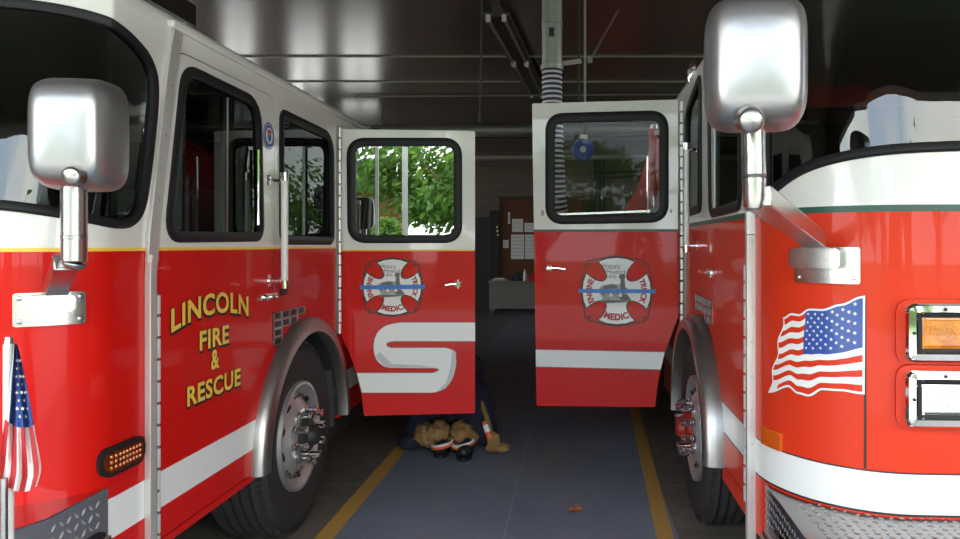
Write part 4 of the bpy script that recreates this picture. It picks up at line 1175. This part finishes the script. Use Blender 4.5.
# resample to even ribs
L_ = [0]
for i in range(1, len(sp)): L_.append(L_[-1]+(sp[i]-sp[i-1]).length)
ribs = int(L_[-1]/.048); q = 0; rp = []; rr_ = []
for k in range(ribs*4+1):
    d_ = L_[-1]*k/(ribs*4)
    while q < len(L_)-2 and L_[q+1] < d_: q += 1
    rp.append(sp[q].lerp(sp[q+1], (d_-L_[q])/max(1e-6, L_[q+1]-L_[q]))); rr_.append([.102, .094, .086, .094][k % 4])
hs.tube(rp, .1, HOSEW, 20, rr=rr_, caps=False)
n_ = 20
for i in range(len(hs.f)):
    if (i//n_) % 4 in (1, 2): hs.m[i] = hs.mi(HOSEK)
hs.build('flexible_hose', ex)
tr = thing('overhead_rail', 'thin twin steel rail hanging from the ceiling right of the duct', 'rail', (.1, 7.6, H))
mb = MB()
for px_ in (579, 585): x_ = (px_-VX)*7.7/F; mb.box((x_-.012, 7.68, EYE-(105-VY)*7.7/F), (x_+.012, 7.72, H), PIPE if px_ > 580 else DPIPE)
mb.build('hanger_rail', tr)
mb = MB(); p_ = px2(546, 66, 7.5); q_ = px2(581, 61, 7.6); bar_between(mb, p_, q_, .03, .045, mat('pale_bracket', (.45, .42, .33), .5)); mb.build('duct_bracket', tr)
mb = MB(); mb.tube([px2(590, 60, 7.75), V3(((618-VX)*8.6/F, 8.6, H-.01))], .012, PIPE); mb.obox(px2(590, 60, 7.75), (.05, .02, .06), PIPE); mb.build('diagonal_brace', tr)
# wall and ceiling pipes
def pipe(lab, a, b_, r_, m, nm='ceiling_pipe', hang=None, cat='pipe'):
    mb = MB(); mb.tube([a, b_], r_, m, 16)
    d = (V3(b_)-V3(a)); 
    for t in (.15, .5, .85):
        p_ = V3(a)+d*t; mb.tube([p_+V3((0, 0, r_)), p_+V3((0, 0, r_+.03))], r_*.4, m, 8); mb.lathe(p_, d, [(-.03, r_), (-.03, r_*1.12), (.03, r_*1.12), (.03, r_)], m, 16)
        if hang: mb.tube([p_, (p_.x, p_.y, hang)], .01, DPIPE, 6)
    return tag(mb.build(nm, bevel=0), lab, cat)
pipe('thick silver pipe running across the garage high in front of the back wall', (-5.5, 15.2, 3.88), (4.9, 15.2, 4.0), .13, GALV, hang=H)
pipe('thinner pipe running across the back wall below the thick silver pipe', (-5.5, 16.5, 3.50), (4.9, 16.5, 3.58), .07, PIPE, hang=H)
pipe('thin conduit strapped to the ceiling behind the farther strip light', (-4.0, 13.5, H-.03), (4.6, 13.2, H-.03), .016, PIPE, 'ceiling_conduit', cat='conduit')
mb = MB(); mb.tube([px2(482, -14, 7.7), px2(481, 60, 7.8), px2(480, 118, 7.9)], .010, DPIPE, 8); mb.tube([px2(480, 112, 7.9), px2(480, 122, 7.9)], .02, DPIPE, 8)
tag(mb.build('pull_cord'), 'thin dark cord hanging from the ceiling left of the strip lights', 'cord')
# cord reel
rl = thing('cord_reel', 'round blue cord reel hanging behind the window of the right open door', 'reel', px2(583, 149, 8.0))
c_ = px2(583, 150, 8.0)
mb = MB(); mb.lathe(c_, (0, -1, 0), [(-.05, .05), (-.05, .11), (-.035, .115), (-.035, .085), (.035, .085), (.035, .115), (.05, .11), (.055, .05), (.055, .0001)], BLUEPL, 28); mb.build('reel_drum', rl)
mb = MB(); mb.lathe(c_, (0, -1, 0), [(.055, .035), (.062, .03), (.062, .0001)], PAPER, 16); mb.build('reel_hub', rl)
mb = MB(); mb.tube([(c_.x, 8.0, c_.z), (c_.x+.02, 8.06, c_.z+.15), (c_.x+.03, 8.06, H)], .012, DPIPE, 8); mb.box((c_.x-.03, 8.03, c_.z+.10), (c_.x+.05, 8.07, c_.z+.17), PAPER); mb.build('hanger', rl)
# conduits on the back wall (right bay)
for i, px_ in enumerate((595, 600, 604)):
    x_ = (px_-VX)*18.9/F; mb = MB(); zt = EYE-(162-VY)*18.9/F; mb.tube([(x_+.04, 18.93, zt+.15), (x_, 18.93, zt), (x_, 18.93, 1.5)], .03, DPIPE, 8)
    tag(mb.build('wall_conduit'), 'dark vertical conduit on the back wall seen through the right door window', 'conduit', 'dark vertical wall conduits')
for i, (pa, pb) in enumerate(((173, 171), (178, 176))):
    mb = MB(); mb.tube([px2(594, pa, 18.82), px2(640, pb, 18.82)], .04, DPIPE, 8)
    tag(mb.build('wall_pipe'), ['upper', 'lower'][i]+' dark horizontal pipe on the back wall seen through the right door window', 'pipe')
# red locker or equipment under conduits
mb = MB(); mb.box((.35, 18.2, 0), (1.55, 18.8, 2.35), REDBOX); mb.box((.37, 18.19, .1), (.94, 18.2, 2.28), EMR); mb.box((.96, 18.19, .1), (1.53, 18.2, 2.28), EMR)
tag(mb.build('equipment_locker', bevel=.01), 'low dark red locker against the back wall, seen through the right door window', 'locker')

# =================================================================== back corner: board, desk
bd = thing('notice_board', 'tall brown board with pinned papers standing behind the grey desk', 'notice board', (-1.1, 18.6, 0))
mb = MB(); mb.box((-1.86, 18.55, .3), (.2, 18.65, 2.72), WOODC); mb.build('board', bd)
mb = MB(); mb.box((-1.90, 18.52, .3), (-1.84, 18.68, 2.76), mat('dark_brown_frame', (.07, .03, .015), .6)); mb.box((-1.90, 18.52, 2.70), (.25, 18.68, 2.80), bpy.data.materials['dark_brown_frame']); mb.build('board_frame', bd)
sheets = [((511, 234.5), (524, 259), 'large white schedule sheet pinned on the left of the board'), ((525, 234.5), (536, 259), 'large white schedule sheet pinned beside the open door edge'),
          ((512, 219), (523, 232), 'square tilted paper pinned above the large schedule sheet'), ((524.5, 223), (534, 232), 'pale small paper pinned above the second schedule sheet'),
          ((503, 240), (508.5, 248), 'small white card pinned at the far left of the board'), ((508, 212), (510, 224), 'narrow white slip pinned at the top of the board')]
for (a, b_, lab) in sheets:
    p_, q_ = px2(*a, 18.53), px2(*b_, 18.53); mb = MB(); mb.box((p_.x, 18.535, q_.z), (q_.x, 18.548, p_.z), PAPER)
    n_ = 6 if b_[1]-a[1] > 20 else 2
    for k in range(n_):
        zz = q_.z+(p_.z-q_.z)*(k+.8)/(n_+.6); mb.box((p_.x+.03, 18.532, zz), (q_.x-.03, 18.535, zz+.012), GREYINK2)
    tag(mb.build('pinned_paper', smooth=0), lab, 'paper', 'papers pinned on the brown board')
dk = thing('desk', 'grey metal desk standing in front of the notice board at the back', 'desk', (-1.3, 17.6, 0))
dx0, dx1 = -2.02, -.55
mb = MB(); mb.box((dx0-.03, 17.4, .72), (dx1, 18.1, .76), DESKM); mb.build('desktop', dk, bevel=.005)
mb = MB(); mb.box((dx0, 17.45, .12), (dx1-.05, 17.48, .72), DESKM); mb.build('modesty_panel', dk)
for sx_ in (dx0+.03, dx1-.1):
    for sy_ in (17.5, 18.04):
        mb = MB(); mb.box((sx_-.02, sy_-.02, 0), (sx_+.02, sy_+.02, .72), DESKM); mb.build('leg', dk)
def small(name, lab, cat, p_, s_, m, grp=None):
    mb = MB(); mb.box((p_[0]-s_[0]/2, p_[1]-s_[1]/2, p_[2]), (p_[0]+s_[0]/2, p_[1]+s_[1]/2, p_[2]+s_[2]), m)
    return mb
tag(small('', '', '', (-.93, 17.6, .762), (.42, .26, .16), REDBOX).build('red_box', bevel=.01), 'red box lying on the right of the grey desk', 'box')
ph = thing('telephone', 'dark desk telephone with blue light on the grey desk', 'telephone', (-1.38, 17.6, .762))
mb = MB(); mb.box((-1.52, 17.5, .762), (-1.25, 17.72, .86), BLACK); mb.build('phone_body', ph, bevel=.015)
mb = MB(); mb.tube([(-1.52, 17.6, .90), (-1.40, 17.56, .93), (-1.25, 17.6, .90)], .03, BLACK, 10); mb.build('handset', ph)
mb = MB(); mb.box((-1.42, 17.49, .80), (-1.34, 17.50, .85), BLUEPL); mb.build('screen', ph)
bt = MB(); bt.lathe((-1.195, 17.52, .762), (0, 0, 1), [(0, .0001), (0, .04), (.18, .04), (.22, .02), (.27, .018), (.27, .0001)], PAPER, 16); tag(bt.build('spray_bottle'), 'pale plastic bottle standing between telephone and red box', 'bottle')
mb = MB()
mb.box((-1.98, 17.5, .762), (-1.62, 17.8, .80), mat('loose_paperwork', (.35, .33, .30), .8)); mb.box((-1.9, 17.48, .80), (-1.68, 17.7, .825), PAPER)
tag(mb.build('paper_stack'), 'stack of paperwork on the left end of the grey desk', 'paper')
# small yellow lights left of the board, imitated by plain coloured dots
for k, (a, b_) in enumerate(((497, 227), (497.5, 231), (498, 235))):
    mb = MB(); p_ = px2(a, b_, 18.45); mb.lathe(p_, (0, -1, 0), [(0, .03), (.02, .028), (.03, .0001)], mat('pale_yellow_tag', (.75, .65, .25), .5), 10)
    mb.tube([p_+V3((0, .01, -.05)), (p_.x, 18.46, p_.z+.04)], .012, DARK, 6)
    tag(mb.build('hanging_tag'), ['topmost', 'middle', 'lowest'][k]+' of the small yellow tags hanging left of the brown board', 'tag', 'yellow tags left of the board')
# dark shelving behind the yellow spots
sh = thing('storage_cabinet', 'tall black cabinet standing left of the brown board', 'cabinet', (-2.0, 18.7, 0))
mb = MB(); mb.box((-2.0-.12, 18.48, 0), (-1.90, 18.85, 2.45), DARK); mb.build('cabinet_body', sh)

# =================================================================== outdoors behind the camera (seen in mirrors and glass)
LEAF = mat('tree_leaves', (.07, .16, .03), .6)
nt, bs = nodes(LEAF)
tr_ = nt.nodes.new('ShaderNodeBsdfTranslucent'); tr_.inputs['Color'].default_value = (.20, .36, .05, 1); mx_ = nt.nodes.new('ShaderNodeMixShader'); mx_.inputs['Fac'].default_value = .45
out = [n for n in nt.nodes if n.type == 'OUTPUT_MATERIAL'][0]
nt.links.new(bs.outputs[0], mx_.inputs[1]); nt.links.new(tr_.outputs[0], mx_.inputs[2]); nt.links.new(mx_.outputs[0], out.inputs['Surface'])
BARK = mat('bark', (.10, .07, .05), .9)
def tree(x, y, h0, h1, rad, lab, seed, n=5200, ls_=.16):
    rnd = random.Random(seed); t = thing('leafy_tree', lab, 'tree', (x, y, 0), 'trees across the driveway')
    mb = MB(); mb.tube([(x, y, -.02), (x+.1, y, h0*.6), (x, y+.1, (h0+h1)/2)], .2, BARK, 10, rr=[.28, .2, .1])
    for k in range(6):
        a = k*pi/3+rnd.random(); mb.tube([(x, y, h0*.8), (x+cos(a)*rad*.4, y+sin(a)*rad*.4, h0+(h1-h0)*.3), (x+cos(a)*rad*.7, y+sin(a)*rad*.7, h0+(h1-h0)*.5)], .08, BARK, 6, rr=[.1, .06, .02])
    mb.build('trunk', t)
    cl = [(rnd.gauss(0, .45), rnd.gauss(0, .45), rnd.uniform(-.8, .9)) for _ in range(26)]
    mb = MB(); vs = []; fs = []
    zc = (h0+h1)/2; hz = (h1-h0)/2
    for k in range(n):
        c_ = rnd.choice(cl); p_ = V3((x+rad*(c_[0]+rnd.gauss(0, .17)), y+rad*(c_[1]+rnd.gauss(0, .17)), zc+hz*(c_[2]*.8+rnd.gauss(0, .14))))
        if p_.z < h0*.8: p_.z = h0*.8+rnd.random()
        a = V3((rnd.gauss(0, 1), rnd.gauss(0, 1), rnd.gauss(0, 1))).normalized(); b_ = a.orthogonal().normalized(); c2 = a.cross(b_)
        m_ = len(vs); s_ = ls_*rnd.uniform(.6, 1.3); vs += [p_+b_*s_, p_+c2*s_*.5, p_-b_*s_, p_-c2*s_*.5]; fs.append((m_, m_+1, m_+2, m_+3))
    mb.add(vs, fs, LEAF); mb.build('foliage', t, smooth=0)
tree(2.6, -17, 1.9, 7.2, 3.6, 'spreading green tree mirrored in the left open door window, nearest the building', 1, 13000)
tree(-8.2, -18, 1.4, 6.2, 3.6, 'green tree across the driveway to the left of the spreading tree', 2, 7000)
tree(9.0, -20, 2.6, 6.4, 3.6, 'green tree across the driveway in front of the right engine', 3)
tree(20.5, -26, 1.4, 6.4, 3.8, 'green tree farthest to the right across the driveway', 4, 3500)
tree(-20.5, -26, 1.4, 6.4, 4.0, 'green tree farthest to the left across the driveway', 5, 3500)
for k, (x_, y_) in enumerate(((-2.9, -11.5), (-1.0, -11.0), (1.0, -11.6), (3.0, -12.2))):
    t = thing('shrub', ['round green shrub at the left end of the row across the driveway', 'round green shrub second from the left across the driveway', 'round green shrub third from the left across the driveway', 'round green shrub at the right end of the row across the driveway'][k], 'shrub', (x_, y_, 0), 'shrubs across the driveway')
    rnd = random.Random(k); mb = MB(); vs = []; fs = []
    for q in range(2200):
        a, b_ = rnd.uniform(0, 2*pi), rnd.uniform(0, 1.4); r_ = .95*rnd.uniform(.75, 1.05)
        p_ = V3((x_+.8*r_*cos(a)*cos(b_), y_+.7*r_*sin(a)*cos(b_), .1+(3.1, 2.3, 1.9, 2.6)[k]*r_*sin(b_)))
        u_ = V3((rnd.gauss(0, 1), rnd.gauss(0, 1), rnd.gauss(0, 1))).normalized(); w_ = u_.orthogonal().normalized(); m_ = len(vs)
        vs += [p_+w_*.08, p_+u_.cross(w_)*.05, p_-w_*.08, p_-u_.cross(w_)*.05]; fs.append((m_, m_+1, m_+2, m_+3))
    mb.add(vs, fs, LEAF); mb.build('foliage', t, smooth=0)
    mb = MB(); mb.tube([(x_, y_, 0), (x_, y_, .9)], .06, BARK, 8); mb.build('stem', t)
bl = thing('brick_house', 'brown brick house across the driveway between the trees', 'building', (-1, -25, 0))
mb = MB(); mb.box((-3.6, -28, -.018), (.1, -24, 4.0), BRICK); mb.box((-2.2, -24.0, .9), (-1.0, -23.96, 2.6), DARK); mb.build('brick_wall', bl); mb = MB(); mb.prism([(-4.0, -23.6, 4.0), (.5, -23.6, 4.0), (-1.75, -23.6, 5.4)], (0, -4.8, 0), DPIPE); mb.build('roof', bl)
lawn = MB().box((-40, -60, -.019), (40, -9, .0), GRASS).build('lawn', smooth=0); struct(lawn)

# =================================================================== light
w = bpy.data.worlds.new('World'); sc.world = w; w.use_nodes = True; nt = w.node_tree; nt.nodes.clear()
o_ = nt.nodes.new('ShaderNodeOutputWorld'); bg = nt.nodes.new('ShaderNodeBackground'); tc = nt.nodes.new('ShaderNodeTexCoord'); sx = nt.nodes.new('ShaderNodeSeparateXYZ')
rp_ = nt.nodes.new('ShaderNodeValToRGB'); ns = nt.nodes.new('ShaderNodeTexNoise'); ns.inputs['Scale'].default_value = 2.2; ns.inputs['Detail'].default_value = 6
cr = nt.nodes.new('ShaderNodeValToRGB'); cr.color_ramp.elements[0].position = .42; cr.color_ramp.elements[1].position = .62; cr.color_ramp.elements[0].color = (0, 0, 0, 1); cr.color_ramp.elements[1].color = (1, 1, 1, 1)
mx_ = nt.nodes.new('ShaderNodeMix'); mx_.data_type = 'RGBA'
el = rp_.color_ramp.elements; el[0].position = 0; el[0].color = (.80, .86, .92, 1); el[1].position = .8; el[1].color = (.38, .58, .95, 1)
nt.links.new(tc.outputs['Generated'], sx.inputs[0]); nt.links.new(sx.outputs[2], rp_.inputs['Fac']); nt.links.new(tc.outputs['Generated'], ns.inputs['Vector'])
nt.links.new(ns.outputs['Fac'], cr.inputs['Fac']); nt.links.new(cr.outputs['Color'], mx_.inputs['Factor'])
ia = [k for k in mx_.inputs if k.type == 'RGBA']; nt.links.new(rp_.outputs['Color'], ia[0]); ia[1].default_value = (1.15, 1.13, 1.08, 1)
nt.links.new([k for k in mx_.outputs if k.type == 'RGBA'][0], bg.inputs['Color']); bg.inputs['Strength'].default_value = 2.2
nt.links.new(bg.outputs[0], o_.inputs['Surface'])
sun = bpy.data.lights.new('sun', 'SUN'); sun.energy = 6; sun.angle = R(2); sun.color = (1, .95, .86)
so = bpy.data.objects.new('sun', sun); COL.objects.link(so)
so.rotation_euler = V3((-.75, -.16, -1)).to_track_quat('-Z', 'Y').to_euler()

cam = bpy.data.cameras.new('camera'); co = bpy.data.objects.new('camera', cam); COL.objects.link(co)
co.location = (0, 0, EYE); co.rotation_euler = (pi/2, 0, 0)
cam.sensor_width = 36; cam.lens = F*36/960; cam.shift_x = -(VX-480)/960; cam.shift_y = -(269.5-VY)/960; cam.clip_start = .02
sc.camera = co
vs_ = sc.view_settings; vs_.view_transform = 'Standard'; vs_.look = 'None'; vs_.gamma = 1; vs_.use_curve_mapping = False; vs_.exposure = 1.6
